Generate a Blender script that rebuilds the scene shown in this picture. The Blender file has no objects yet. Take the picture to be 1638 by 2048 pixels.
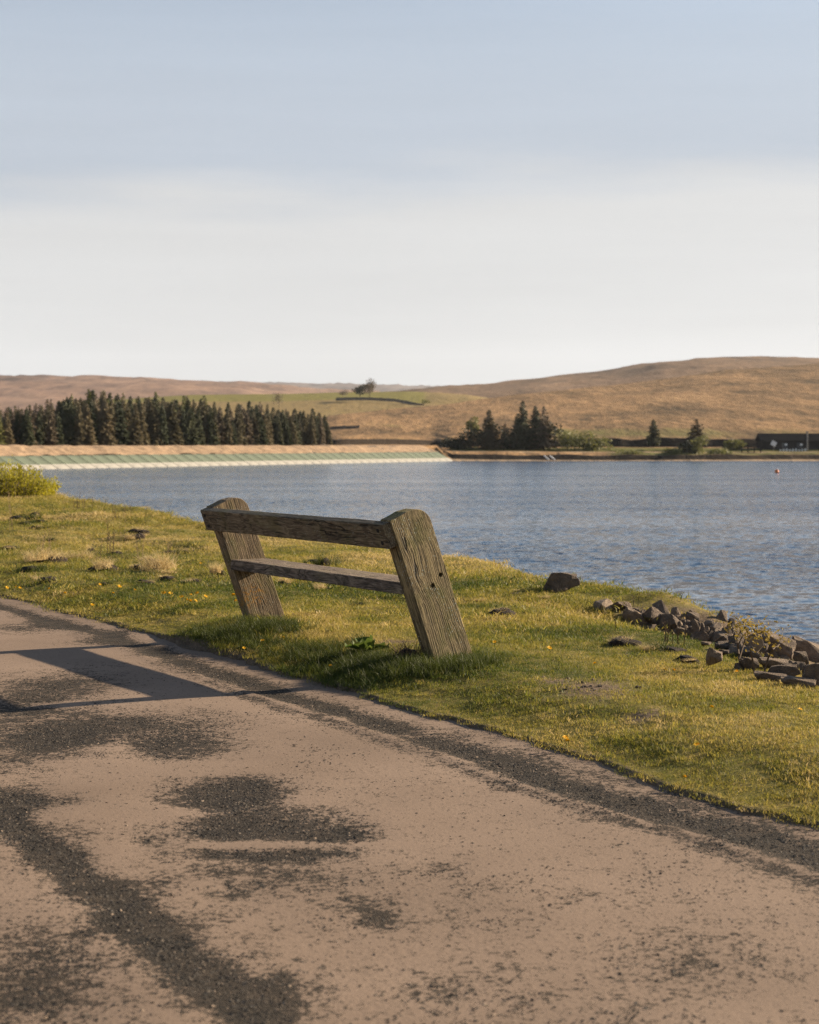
import bpy, bmesh, math, random
import numpy as np
from mathutils import Vector, Matrix, Euler

scene = bpy.context.scene
R = math.radians
# ------------------------------------------------------------------ camera
HC = 1.35            # eye height above the path
F = 3412.0           # focal length in photo pixels (photo 1638 wide)
CX, HY = 819.0, 887.0
cam_d = bpy.data.cameras.new("camera")
cam = bpy.data.objects.new("camera", cam_d)
scene.collection.objects.link(cam)
cam.location = (0, 0, HC)
cam.rotation_euler = (R(90), 0, 0)
cam_d.sensor_fit = 'HORIZONTAL'
cam_d.sensor_width = 24.0
cam_d.lens = 50.0
cam_d.shift_y = -(1024.0 - HY) / 1638.0
cam_d.clip_start = 0.1
cam_d.clip_end = 30000
cam_d.dof.use_dof = True
cam_d.dof.focus_distance = 9.9
cam_d.dof.aperture_fstop = 4.0
scene.camera = cam

# ------------------------------------------------------------------ sky, sun, exposure
SUN_AZ = 26.8        # degrees from +X towards +Y
SUN_EL = 20.5
world = bpy.data.worlds.new("World")
scene.world = world
world.use_nodes = True
wt = world.node_tree
wt.nodes.clear()


def wn(kind, **kw):
    n = wt.nodes.new(kind)
    for k, v in kw.items():
        setattr(n, k, v)
    return n


w_out = wn('ShaderNodeOutputWorld')
w_bg = wn('ShaderNodeBackground')
w_bg.inputs['Strength'].default_value = 0.055
w_sky = wn('ShaderNodeTexSky', sky_type='NISHITA', sun_disc=False)
w_sky.sun_elevation = R(SUN_EL)
w_sky.sun_rotation = R(90 - SUN_AZ)
w_sky.altitude = 300
w_sky.air_density = 1.0
w_sky.dust_density = 1.0
w_tc = wn('ShaderNodeTexCoord')
w_map = wn('ShaderNodeMapping')
w_map.inputs['Scale'].default_value = (1.6, 1.6, 11.0)
w_noise = wn('ShaderNodeTexNoise')
w_noise.inputs['Scale'].default_value = 1.5
w_noise.inputs['Detail'].default_value = 5
w_noise.inputs['Roughness'].default_value = 0.5
w_sep = wn('ShaderNodeSeparateXYZ')
w_add = wn('ShaderNodeMath', operation='MULTIPLY_ADD')       # z + noise * k
w_add.inputs[1].default_value = 0.10
w_sx = wn('ShaderNodeMath', operation='MULTIPLY_ADD')        # the sheet of cloud sits a little higher to the right
w_sx.inputs[1].default_value = -0.05
w_ramp = wn('ShaderNodeMapRange', interpolation_type='SMOOTHSTEP')
w_ramp.inputs['From Min'].default_value = 0.182
w_ramp.inputs['From Max'].default_value = 0.214
w_ramp.inputs['To Min'].default_value = 1.0
w_ramp.inputs['To Max'].default_value = 0.0
w_veil = wn('ShaderNodeMix', data_type='RGBA')               # thin high veil over the blue
w_veil.inputs['Factor'].default_value = 0.62
w_veil.inputs['B'].default_value = (3.65, 4.0, 4.55, 1)
w_cl = wn('ShaderNodeMix', data_type='RGBA')                 # bright sheet of cloud towards the horizon
w_cl.inputs['B'].default_value = (5.0, 5.0, 5.0, 1)
w_cf = wn('ShaderNodeMath', operation='MULTIPLY')
w_cf.inputs[1].default_value = 0.92
L = wt.links.new
L(w_tc.outputs['Generated'], w_map.inputs['Vector'])
L(w_map.outputs['Vector'], w_noise.inputs['Vector'])
L(w_tc.outputs['Generated'], w_sep.inputs[0])
L(w_noise.outputs[0], w_add.inputs[0])
L(w_sep.outputs['Z'], w_add.inputs[2])
L(w_sep.outputs['X'], w_sx.inputs[0])
L(w_add.outputs[0], w_sx.inputs[2])
L(w_sx.outputs[0], w_ramp.inputs['Value'])
w_vf = wn('ShaderNodeMapRange', interpolation_type='SMOOTHSTEP')     # the veil thins out overhead
w_vf.inputs['From Min'].default_value = 0.16
w_vf.inputs['From Max'].default_value = 0.42
w_vf.inputs['To Min'].default_value = 0.92
w_vf.inputs['To Max'].default_value = 0.04
L(w_sep.outputs['Z'], w_vf.inputs['Value'])
L(w_vf.outputs['Result'], w_veil.inputs['Factor'])
L(w_sky.outputs['Color'], w_veil.inputs['A'])
L(w_veil.outputs['Result'], w_cl.inputs['A'])
L(w_ramp.outputs['Result'], w_cf.inputs[0])
L(w_cf.outputs[0], w_cl.inputs['Factor'])
w_map2 = wn('ShaderNodeMapping')                              # faint long streaks in the cloud
w_map2.inputs['Scale'].default_value = (1.2, 1.2, 14.0)
w_map2.inputs['Rotation'].default_value = (0.0, R(2.5), 0.0)
w_n2 = wn('ShaderNodeTexNoise')
w_n2.inputs['Scale'].default_value = 2.2
w_n2.inputs['Detail'].default_value = 6
w_n2.inputs['Roughness'].default_value = 0.55
w_st = wn('ShaderNodeMapRange')
w_st.inputs['From Min'].default_value = 0.30
w_st.inputs['From Max'].default_value = 0.70
w_st.inputs['To Min'].default_value = 0.955
w_st.inputs['To Max'].default_value = 1.035
w_mul = wn('ShaderNodeVectorMath', operation='SCALE')
L(w_tc.outputs['Generated'], w_map2.inputs['Vector'])
L(w_map2.outputs['Vector'], w_n2.inputs['Vector'])
L(w_n2.outputs[0], w_st.inputs['Value'])
L(w_cl.outputs['Result'], w_mul.inputs[0])
L(w_st.outputs['Result'], w_mul.inputs['Scale'])
L(w_mul.outputs[0], w_bg.inputs['Color'])
L(w_bg.outputs[0], w_out.inputs['Surface'])

sd = bpy.data.lights.new("sun", 'SUN')
sd.energy = 5.0
sd.angle = R(0.53)
sd.color = (1.0, 0.83, 0.62)
sun = bpy.data.objects.new("sun", sd)
scene.collection.objects.link(sun)
SV = Vector((math.cos(R(SUN_AZ)) * math.cos(R(SUN_EL)), math.sin(R(SUN_AZ)) * math.cos(R(SUN_EL)), math.sin(R(SUN_EL))))
sun.rotation_euler = SV.to_track_quat('Z', 'Y').to_euler()
sun.location = SV * 50

vs = scene.view_settings
scene.display_settings.display_device = 'sRGB'
vs.view_transform = 'Standard'
vs.look = 'None'
vs.exposure = 1.4
vs.gamma = 1.0
vs.use_curve_mapping = False
scene.cycles.max_bounces = 8
scene.cycles.transparent_max_bounces = 8
scene.cycles.sample_clamp_direct = 6.0
scene.cycles.sample_clamp_indirect = 4.0
scene.cycles.volume_bounces = 0
scene.cycles.use_denoising = True
scene.cycles.denoising_input_passes = 'RGB_ALBEDO_NORMAL'
scene.cycles.denoising_prefilter = 'NONE'

# ------------------------------------------------------------------ helpers
COL = scene.collection
rng = np.random.default_rng(7)
rnd = random.Random(11)


def tag(o, label=None, cat=None, group=None, kind=None):
    if label: o['label'] = label
    if cat: o['category'] = cat
    if group: o['group'] = group
    if kind: o['kind'] = kind
    return o


def empty(name, loc=(0, 0, 0), rz=0.0):
    o = bpy.data.objects.new(name, None)
    o.empty_display_size = 0.2
    o.location = loc
    o.rotation_euler = (0, 0, rz)
    COL.objects.link(o)
    return o


def link_mesh(name, me, mat=None, parent=None):
    o = bpy.data.objects.new(name, me)
    if mat is not None:
        for m in (mat if isinstance(mat, (list, tuple)) else [mat]):
            me.materials.append(m)
    COL.objects.link(o)
    o.parent = parent
    return o


def mesh_np(name, verts, faces, smooth=False):
    me = bpy.data.meshes.new(name)
    me.from_pydata([tuple(v) for v in verts], [], [tuple(f) for f in faces])
    if smooth:
        me.polygons.foreach_set('use_smooth', [True] * len(me.polygons))
    me.update()
    return me


def grid_mesh(name, P, smooth=True):
    """P: (n, m, 3) array"""
    n, m, _ = P.shape
    me = bpy.data.meshes.new(name)
    idx = np.arange(n * m).reshape(n, m)
    q = np.stack([idx[:-1, :-1], idx[1:, :-1], idx[1:, 1:], idx[:-1, 1:]], -1).reshape(-1, 4)
    me.vertices.add(n * m)
    me.vertices.foreach_set('co', P.reshape(-1).astype(np.float32))
    me.loops.add(q.size)
    me.loops.foreach_set('vertex_index', q.reshape(-1).astype(np.int32))
    me.polygons.add(len(q))
    me.polygons.foreach_set('loop_start', np.arange(0, q.size, 4, dtype=np.int32))
    me.polygons.foreach_set('loop_total', np.full(len(q), 4, dtype=np.int32))
    me.update(calc_edges=True)
    if smooth:
        me.polygons.foreach_set('use_smooth', np.ones(len(q), dtype=bool))
    me.validate()
    return me


def add_attr(me, name, arr):
    a = me.attributes.new(name, 'FLOAT', 'POINT')
    a.data.foreach_set('value', np.asarray(arr, dtype=np.float32).reshape(-1))


def bm_obj(name, bm, mat, parent=None, smooth=False):
    me = bpy.data.meshes.new(name)
    bmesh.ops.recalc_face_normals(bm, faces=bm.faces)
    bm.to_mesh(me)
    bm.free()
    if smooth:
        me.polygons.foreach_set('use_smooth', [True] * len(me.polygons))
    return link_mesh(name, me, mat, parent)


def copy_tree(o, parent=None):
    c = o.copy()
    COL.objects.link(c)
    c.parent = parent
    for ch in list(o.children):
        copy_tree(ch, c)
    return c


def _hash(ix, iy, seed):
    h = (ix.astype(np.int64) * 374761393 + iy.astype(np.int64) * 668265263 + seed * 974634777) & 0xFFFFFFFF
    h = ((h ^ (h >> 13)) * 1274126177) & 0xFFFFFFFF
    h = h ^ (h >> 16)
    return (h & 0xFFFF) / 65535.0


def vnoise(x, y, seed=0):
    x = np.asarray(x, float); y = np.asarray(y, float)
    ix = np.floor(x); iy = np.floor(y)
    fx = x - ix; fy = y - iy
    fx = fx * fx * fx * (fx * (fx * 6 - 15) + 10); fy = fy * fy * fy * (fy * (fy * 6 - 15) + 10)
    a = _hash(ix, iy, seed); b = _hash(ix + 1, iy, seed)
    c = _hash(ix, iy + 1, seed); d = _hash(ix + 1, iy + 1, seed)
    return (a * (1 - fx) + b * fx) * (1 - fy) + (c * (1 - fx) + d * fx) * fy - 0.5


def fbm(x, y, seed=0, octaves=4, gain=0.5):
    s = 0; a = 1.0
    for k in range(octaves):
        s = s + a * vnoise(x * 2 ** k + 17.3 * k, y * 2 ** k - 9.1 * k, seed + k)
        a *= gain
    return s


def sstep(a, b, x):
    t = np.clip((np.asarray(x, float) - a) / (b - a), 0, 1)
    return t * t * (3 - 2 * t)


# ------------------------------------------------------------------ materials
def new_mat(name):
    m = bpy.data.materials.new(name)
    m.use_nodes = True
    nt = m.node_tree
    return m, nt, nt.nodes['Principled BSDF'], nt.nodes['Material Output']


def N(nt, kind, ins=None, **kw):
    n = nt.nodes.new(kind)
    for k, v in kw.items():
        setattr(n, k, v)
    for k, v in (ins or {}).items():
        if hasattr(v, 'node') and hasattr(v, 'is_linked'):
            nt.links.new(v, n.inputs[k])
        else:
            n.inputs[k].default_value = v
    return n


def noise(nt, vec, scale, detail=4, rough=0.55, dist=0.0):
    return N(nt, 'ShaderNodeTexNoise', {'Vector': vec, 'Scale': scale, 'Detail': detail, 'Roughness': rough, 'Distortion': dist}).outputs[0]


def ramp(nt, fac, stops, interp='LINEAR'):
    n = nt.nodes.new('ShaderNodeValToRGB')
    cr = n.color_ramp
    cr.interpolation = interp
    while len(cr.elements) < len(stops):
        cr.elements.new(0.5)
    for e, (p, c) in zip(cr.elements, stops):
        e.position = p
        e.color = (*c, 1) if len(c) == 3 else c
    nt.links.new(fac, n.inputs[0])
    return n.outputs[0]


def mix(nt, fac, a, b, blend='MIX'):
    n = N(nt, 'ShaderNodeMix', data_type='RGBA', blend_type=blend)
    for sock, v in (('Factor', fac), ('A', a), ('B', b)):
        if hasattr(v, 'is_linked'):
            nt.links.new(v, n.inputs[sock])
        else:
            n.inputs[sock].default_value = v if sock == 'Factor' else (*v, 1)
    return n.outputs['Result']


def math_n(nt, op, a, b=None, c=None, clamp=False):
    n = nt.nodes.new('ShaderNodeMath')
    n.operation = op
    n.use_clamp = clamp
    for i, v in enumerate((a, b, c)):
        if v is None: continue
        if hasattr(v, 'is_linked'):
            nt.links.new(v, n.inputs[i])
        else:
            n.inputs[i].default_value = v
    return n.outputs[0]


def smooth_n(nt, v, lo, hi):
    return N(nt, 'ShaderNodeMapRange', {'Value': v, 'From Min': lo, 'From Max': hi}, interpolation_type='SMOOTHSTEP').outputs[0]


def obj_vec(nt, scale=(1, 1, 1), rot=(0, 0, 0)):
    tc = nt.nodes.new('ShaderNodeTexCoord')
    mp = N(nt, 'ShaderNodeMapping', {'Vector': tc.outputs['Object'], 'Scale': scale, 'Rotation': rot})
    return mp.outputs[0]


def set_bump(nt, bsdf, h, strength, dist):
    b = N(nt, 'ShaderNodeBump', {'Height': h, 'Strength': strength, 'Distance': dist})
    nt.links.new(b.outputs[0], bsdf.inputs['Normal'])
    return b


def simple_mat(name, col, rough=0.8, var=0.25, scale=20.0, bump=0.0, bdist=0.01, spec=0.3):
    m, nt, b, o = new_mat(name)
    v = obj_vec(nt)
    n = noise(nt, v, scale, 5)
    lo = tuple(c * (1 - var) for c in col); hi = tuple(min(1, c * (1 + var)) for c in col)
    c = ramp(nt, n, [(0.3, lo), (0.7, hi)])
    nt.links.new(c, b.inputs['Base Color'])
    b.inputs['Roughness'].default_value = rough
    b.inputs['Specular IOR Level'].default_value = spec
    if bump:
        set_bump(nt, b, noise(nt, v, scale * 2, 6), bump, bdist)
    return m


def foliage_mat(name, stops, transl=0.35, attr=None, rough=0.6, per_object=False):
    """leaf / blade material: colour picked per instance or per clump"""
    m, nt, b, o = new_mat(name)
    if attr:
        a = nt.nodes.new('ShaderNodeAttribute')
        a.attribute_type = 'INSTANCER'
        a.attribute_name = attr
        f = a.outputs['Fac']
    else:
        v = obj_vec(nt)
        f = noise(nt, v, 3.0 if not per_object else 0.35, 3)
        if per_object:
            oi = nt.nodes.new('ShaderNodeObjectInfo')
            f = math_n(nt, 'MULTIPLY_ADD', oi.outputs['Random'], 0.40, math_n(nt, 'MULTIPLY', f, 0.55))
    g = nt.nodes.new('ShaderNodeNewGeometry')
    f = math_n(nt, 'ADD', f, math_n(nt, 'MULTIPLY_ADD', g.outputs['Random Per Island'], 0.34, -0.17))
    c = ramp(nt, f, stops)
    nt.links.new(c, b.inputs['Base Color'])
    b.inputs['Roughness'].default_value = rough
    b.inputs['Specular IOR Level'].default_value = 0.25
    t = N(nt, 'ShaderNodeBsdfTranslucent', {'Color': c})
    mx = N(nt, 'ShaderNodeMixShader', {0: transl, 1: b.outputs[0], 2: t.outputs[0]})
    nt.links.new(mx.outputs[0], o.inputs['Surface'])
    return m


# path: tan silt lying over dark chip asphalt
def path_mat():
    m, nt, b, o = new_mat('path_surface')
    v = obj_vec(nt)
    a = nt.nodes.new('ShaderNodeAttribute'); a.attribute_name = 'wear'
    # fine structure of the worn edge
    n1 = noise(nt, v, 3.2, 6, 0.62)
    n2 = noise(nt, v, 14.0, 5, 0.7)
    n3 = noise(nt, v, 42.0, 4, 0.72)
    s = math_n(nt, 'MULTIPLY_ADD', math_n(nt, 'SUBTRACT', n1, 0.5), 0.9, a.outputs['Fac'])
    s = math_n(nt, 'MULTIPLY_ADD', math_n(nt, 'SUBTRACT', n2, 0.5), 1.35, s)
    s = math_n(nt, 'MULTIPLY_ADD', math_n(nt, 'SUBTRACT', n3, 0.5), 1.9, s)
    n4 = noise(nt, v, 120.0, 3, 0.75)
    s = math_n(nt, 'MULTIPLY_ADD', math_n(nt, 'SUBTRACT', n4, 0.5), 1.5, s)
    mask = smooth_n(nt, s, 0.40, 0.58)
    # chips of stone
    vor = N(nt, 'ShaderNodeTexVoronoi', {'Vector': v, 'Scale': 115.0, 'Randomness': 1.0})
    chip = vor.outputs['Distance']
    chipcol = ramp(nt, vor.outputs['Color'], [(0.1, (0.014, 0.013, 0.011)), (0.55, (0.036, 0.031, 0.025)), (0.93, (0.105, 0.084, 0.062))])
    gap = smooth_n(nt, chip, 0.75, 0.35)
    dark = mix(nt, gap, (0.022, 0.020, 0.018), chipcol)
    dark = mix(nt, smooth_n(nt, n1, 0.35, 0.7), dark, (0.040, 0.033, 0.026), 'MIX')
    nd = noise(nt, v, 9.0, 4, 0.6)
    dark2 = mix(nt, math_n(nt, 'MULTIPLY', smooth_n(nt, nd, 0.4, 0.75), 0.4), dark, (0.095, 0.072, 0.052))
    # silt
    t1 = noise(nt, v, 1.1, 4, 0.5)
    t2 = noise(nt, v, 140.0, 3, 0.7)
    silt = ramp(nt, t1, [(0.3, (0.200, 0.145, 0.106)), (0.7, (0.265, 0.194, 0.143))])
    silt = mix(nt, math_n(nt, 'MULTIPLY', smooth_n(nt, t2, 0.35, 0.75), 0.55), silt, (0.11, 0.080, 0.058))
    col = mix(nt, mask, silt, dark2)
    nt.links.new(col, b.inputs['Base Color'])
    b.inputs['Roughness'].default_value = 0.9
    b.inputs['Specular IOR Level'].default_value = 0.08
    h_dark = math_n(nt, 'SUBTRACT', 1.0, chip)
    h_silt = math_n(nt, 'MULTIPLY_ADD', t2, 0.12, math_n(nt, 'MULTIPLY', n3, 0.3))
    hm = N(nt, 'ShaderNodeMix', {'Factor': mask}, data_type='FLOAT')
    nt.links.new(h_silt, hm.inputs['A'])
    nt.links.new(math_n(nt, 'ADD', math_n(nt, 'MULTIPLY_ADD', n4, 0.9, math_n(nt, 'MULTIPLY_ADD', n3, 0.5, math_n(nt, 'MULTIPLY', h_dark, 0.35))), -0.75), hm.inputs['B'])
    set_bump(nt, b, hm.outputs['Result'], 0.8, 0.010)
    return m


def soil_mat():
    m, nt, b, o = new_mat('turf_soil')
    v = obj_vec(nt)
    a = nt.nodes.new('ShaderNodeAttribute'); a.attribute_name = 'soil'
    n = noise(nt, v, 5.0, 6, 0.6)
    n2 = noise(nt, v, 40.0, 5, 0.7)
    green = ramp(nt, n, [(0.3, (0.095, 0.092, 0.022)), (0.55, (0.170, 0.138, 0.034)), (0.75, (0.240, 0.170, 0.065))])
    soil = ramp(nt, n2, [(0.3, (0.060, 0.040, 0.026)), (0.7, (0.20, 0.145, 0.095))])
    f = math_n(nt, 'MULTIPLY_ADD', math_n(nt, 'SUBTRACT', n2, 0.5), 0.8, a.outputs['Fac'])
    c = mix(nt, smooth_n(nt, f, 0.3, 0.7), green, soil)
    nt.links.new(c, b.inputs['Base Color'])
    b.inputs['Roughness'].default_value = 0.95
    b.inputs['Specular IOR Level'].default_value = 0.1
    set_bump(nt, b, n2, 0.8, 0.02)
    return m


WAVE = 2.1       # slope of the ripples on open water


def water_mat():
    m, nt, b, o = new_mat('lake_water')
    tc = nt.nodes.new('ShaderNodeTexCoord')
    v1 = N(nt, 'ShaderNodeMapping', {'Vector': tc.outputs['Object'], 'Scale': (0.75, 1.0, 1), 'Rotation': (0, 0, R(12))}).outputs[0]
    v2 = N(nt, 'ShaderNodeMapping', {'Vector': tc.outputs['Object'], 'Scale': (0.012, 0.05, 1), 'Rotation': (0, 0, R(-4))}).outputs[0]
    gust = noise(nt, v2, 1.0, 4, 0.55)
    c1 = N(nt, 'ShaderNodeTexNoise', {'Vector': v1, 'Scale': 1.9, 'Detail': 3.0, 'Roughness': 0.6, 'Distortion': 0.3}).outputs['Color']
    c2 = N(nt, 'ShaderNodeTexNoise', {'Vector': v1, 'Scale': 5.0, 'Detail': 2.0, 'Roughness': 0.55}).outputs['Color']
    sep = N(nt, 'ShaderNodeSeparateXYZ', {0: tc.outputs['Object']})
    shelter = N(nt, 'ShaderNodeMapRange', {'Value': sep.outputs['Y'], 'From Min': 14.0, 'From Max': 80.0, 'To Min': 0.50, 'To Max': 1.0}).outputs[0]
    gs = N(nt, 'ShaderNodeMapRange', {'Value': gust, 'From Min': 0.36, 'From Max': 0.64, 'To Min': 0.45, 'To Max': 1.35}).outputs[0]
    amp = math_n(nt, 'MULTIPLY', math_n(nt, 'MULTIPLY', gs, shelter), WAVE)
    d1 = N(nt, 'ShaderNodeVectorMath', {0: c1, 1: (0.5, 0.5, 0.5)}, operation='SUBTRACT').outputs[0]
    d2 = N(nt, 'ShaderNodeVectorMath', {0: c2, 1: (0.5, 0.5, 0.5)}, operation='SUBTRACT').outputs[0]
    d2s = N(nt, 'ShaderNodeVectorMath', {0: d2, 1: (0.45, 0.45, 0.45)}, operation='MULTIPLY').outputs[0]
    dd = N(nt, 'ShaderNodeVectorMath', {0: d1, 1: d2s}, operation='ADD').outputs[0]
    sl = N(nt, 'ShaderNodeVectorMath', {0: dd, 'Scale': amp}, operation='SCALE').outputs[0]
    sp = N(nt, 'ShaderNodeSeparateXYZ', {0: sl})
    nv = N(nt, 'ShaderNodeCombineXYZ', {'X': sp.outputs[0], 'Y': sp.outputs[1], 'Z': 1.0}).outputs[0]
    nn = N(nt, 'ShaderNodeVectorMath', {0: nv}, operation='NORMALIZE').outputs[0]
    nt.links.new(nn, b.inputs['Normal'])
    b.inputs['Base Color'].default_value = (0.015, 0.054, 0.112, 1)
    b.inputs['Roughness'].default_value = 0.12
    b.inputs['IOR'].default_value = 1.333
    b.inputs['Specular IOR Level'].default_value = 0.5
    return m


def wood_mat(name, base=(0.115, 0.088, 0.058), algae=0.6, lichen=0.5, axis='Z', seed=0.0, orange=False):
    m, nt, b, o = new_mat(name)
    sc = {'Z': (1, 1, 0.055), 'Y': (1, 0.055, 1)}[axis]
    tc = nt.nodes.new('ShaderNodeTexCoord')
    off = N(nt, 'ShaderNodeMapping', {'Vector': tc.outputs['Object'], 'Location': (seed, seed * 0.7, seed * 1.3)}).outputs[0]
    gv = N(nt, 'ShaderNodeMapping', {'Vector': off, 'Scale': sc}).outputs[0]
    warp = noise(nt, off, 2.2, 3, 0.5)
    wv = N(nt, 'ShaderNodeVectorMath', {0: gv, 1: (0, 0, 0)}, operation='ADD')
    sx = N(nt, 'ShaderNodeCombineXYZ', {'X': math_n(nt, 'MULTIPLY', warp, 0.10), 'Y': math_n(nt, 'MULTIPLY', warp, 0.05), 'Z': math_n(nt, 'MULTIPLY', warp, 0.09)})
    nt.links.new(sx.outputs[0], wv.inputs[1])
    g = wv.outputs[0]
    wave = N(nt, 'ShaderNodeTexWave', {'Vector': g, 'Scale': 24.0, 'Distortion': 9.0, 'Detail': 4.0, 'Detail Scale': 3.0, 'Detail Roughness': 0.6},
             wave_type='BANDS', bands_direction='X').outputs['Fac']
    fine = noise(nt, g, 130.0, 4, 0.65)
    mid = noise(nt, g, 22.0, 4, 0.6)
    blotch = noise(nt, off, 5.0, 5, 0.6)
    grain = math_n(nt, 'MULTIPLY_ADD', wave, 0.13, math_n(nt, 'MULTIPLY_ADD', fine, 0.50, math_n(nt, 'MULTIPLY', mid, 0.45)))
    k = lambda f: tuple(x * f for x in base)
    col = ramp(nt, grain, [(0.34, k(0.16)), (0.47, k(0.70)), (0.56, k(1.3)), (0.70, k(2.3))])
    # green algae film
    al = smooth_n(nt, math_n(nt, 'ADD', blotch, math_n(nt, 'MULTIPLY', math_n(nt, 'SUBTRACT', mid, 0.5), 0.5)), 0.42, 0.72)
    col = mix(nt, math_n(nt, 'MULTIPLY', al, algae), col, mix(nt, grain, (0.035, 0.038, 0.010), (0.16, 0.15, 0.040)))
    # lichen discs
    vor = N(nt, 'ShaderNodeTexVoronoi', {'Vector': off, 'Scale': 62.0})
    lm = math_n(nt, 'MULTIPLY', smooth_n(nt, vor.outputs['Distance'], 0.30, 0.12), smooth_n(nt, noise(nt, off, 7.0, 4), 0.46, 0.60))
    lm = math_n(nt, 'MULTIPLY', lm, lichen)
    col = mix(nt, lm, col, (0.36, 0.37, 0.30))
    if orange:
        oz = N(nt, 'ShaderNodeSeparateXYZ', {0: tc.outputs['Object']})
        band = math_n(nt, 'MULTIPLY', smooth_n(nt, oz.outputs['Z'], 0.06, 0.14), smooth_n(nt, oz.outputs['Z'], 0.27, 0.19))
        band = math_n(nt, 'MULTIPLY', band, smooth_n(nt, oz.outputs['X'], 0.19, 0.12))
        om = math_n(nt, 'MULTIPLY', band, smooth_n(nt, noise(nt, off, 45.0, 3, 0.7), 0.50, 0.58))
        col = mix(nt, om, col, (0.30, 0.15, 0.03))
    # long checks
    cv = N(nt, 'ShaderNodeMapping', {'Vector': g, 'Scale': (1, 1, 1)}).outputs[0]
    ck = noise(nt, cv, 11.0, 2, 0.4)
    crack = math_n(nt, 'MULTIPLY', smooth_n(nt, math_n(nt, 'ABSOLUTE', math_n(nt, 'SUBTRACT', ck, 0.5)), 0.014, 0.002), smooth_n(nt, noise(nt, off, 3.0, 2), 0.46, 0.58))
    col = mix(nt, math_n(nt, 'MULTIPLY', crack, 0.85), col, (0.012, 0.010, 0.008))
    nt.links.new(col, b.inputs['Base Color'])
    b.inputs['Roughness'].default_value = 0.85
    b.inputs['Specular IOR Level'].default_value = 0.2
    h = math_n(nt, 'ADD', math_n(nt, 'MULTIPLY', grain, 1.0), math_n(nt, 'MULTIPLY', crack, -0.8))
    set_bump(nt, b, h, 1.0, 0.010)
    return m


def moor_mat(name, stops, s1=0.004, s2=0.03, s3=0.16, attr=None, extra=None):
    m, nt, b, o = new_mat(name)
    v = obj_vec(nt)
    va = obj_vec(nt, (1.0, 0.22, 1.0))
    n1 = noise(nt, v, s1, 4, 0.55)
    n2 = noise(nt, va, s2 * 1.6, 6, 0.68)
    n3 = noise(nt, va, s3 * 1.8, 5, 0.70)
    f = math_n(nt, 'MULTIPLY_ADD', n2, 0.45, math_n(nt, 'MULTIPLY_ADD', n3, 0.35, math_n(nt, 'MULTIPLY', n1, 0.35)))
    c = ramp(nt, math_n(nt, 'SUBTRACT', f, 0.075), stops)
    if attr:
        for an, colr in attr:
            a = nt.nodes.new('ShaderNodeAttribute'); a.attribute_name = an
            ff = math_n(nt, 'MULTIPLY_ADD', math_n(nt, 'SUBTRACT', n2, 0.5), 0.9, a.outputs['Fac'])
            c2 = mix(nt, n3, tuple(x * 0.75 for x in colr), tuple(x * 1.25 for x in colr))
            c = mix(nt, smooth_n(nt, ff, 0.35, 0.65), c, c2)
    nt.links.new(c, b.inputs['Base Color'])
    b.inputs['Roughness'].default_value = 0.95
    b.inputs['Specular IOR Level'].default_value = 0.05
    set_bump(nt, b, math_n(nt, 'MULTIPLY_ADD', n3, 0.5, n2), 0.6, 3.0)
    return m


def rock_mat():
    m, nt, b, o = new_mat('gritstone')
    v = obj_vec(nt)
    oi = nt.nodes.new('ShaderNodeObjectInfo')
    n = noise(nt, v, 5.0, 6, 0.62)
    n2 = noise(nt, v, 26.0, 6, 0.7)
    c = ramp(nt, math_n(nt, 'MULTIPLY_ADD', oi.outputs['Random'], 0.35, math_n(nt, 'MULTIPLY', n, 0.75)),
             [(0.2, (0.060, 0.046, 0.035)), (0.5, (0.140, 0.104, 0.076)), (0.8, (0.28, 0.210, 0.148))])
    c = mix(nt, math_n(nt, 'MULTIPLY', smooth_n(nt, n2, 0.5, 0.75), 0.5), c, (0.06, 0.055, 0.05))
    nt.links.new(c, b.inputs['Base Color'])
    b.inputs['Roughness'].default_value = 0.9
    b.inputs['Specular IOR Level'].default_value = 0.2
    set_bump(nt, b, math_n(nt, 'MULTIPLY_ADD', n, 0.8, n2), 0.7, 0.03)
    return m


M = {}
M['path'] = path_mat()
M['soil'] = soil_mat()
M['water'] = water_mat()
M['leg_wood'] = wood_mat('leg_wood', (0.185, 0.138, 0.070), 0.78, 1.0, 'Z', 0.3)
M['far_leg_wood'] = wood_mat('far_leg_wood', (0.160, 0.114, 0.066), 0.6, 0.6, 'Z', 4.1, True)
M['rail_wood'] = wood_mat('rail_wood', (0.120, 0.090, 0.056), 0.35, 0.5, 'Y', 2.2)
M['seat_wood'] = wood_mat('seat_wood', (0.125, 0.095, 0.070), 0.25, 0.25, 'Y', 6.7)
M['hole'] = simple_mat('bolt_hole_dark', (0.02, 0.017, 0.014), 0.9, 0.2, 60)
M['iron'] = simple_mat('rusty_iron', (0.045, 0.032, 0.025), 0.7, 0.3, 90)
M['rock'] = rock_mat()
M['turf'] = foliage_mat('turf_blade', [(0.0, (0.045, 0.070, 0.013)), (0.25, (0.130, 0.138, 0.022)), (0.5, (0.265, 0.225, 0.038)),
                                       (0.75, (0.380, 0.285, 0.080)), (1.0, (0.50, 0.37, 0.17))], 0.45, 'tint')
M['straw'] = foliage_mat('straw_blade', [(0.2, (0.34, 0.24, 0.10)), (0.5, (0.56, 0.43, 0.21)), (0.8, (0.70, 0.57, 0.33))], 0.45)
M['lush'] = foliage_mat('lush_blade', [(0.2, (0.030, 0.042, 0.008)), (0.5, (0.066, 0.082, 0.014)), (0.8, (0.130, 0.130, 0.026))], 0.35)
M['clod'] = simple_mat('peaty_clod', (0.035, 0.024, 0.017), 0.95, 0.45, 30, 0.8, 0.02)
M['dead_stem'] = simple_mat('dead_stem', (0.115, 0.070, 0.040), 0.85, 0.35, 14)
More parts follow.
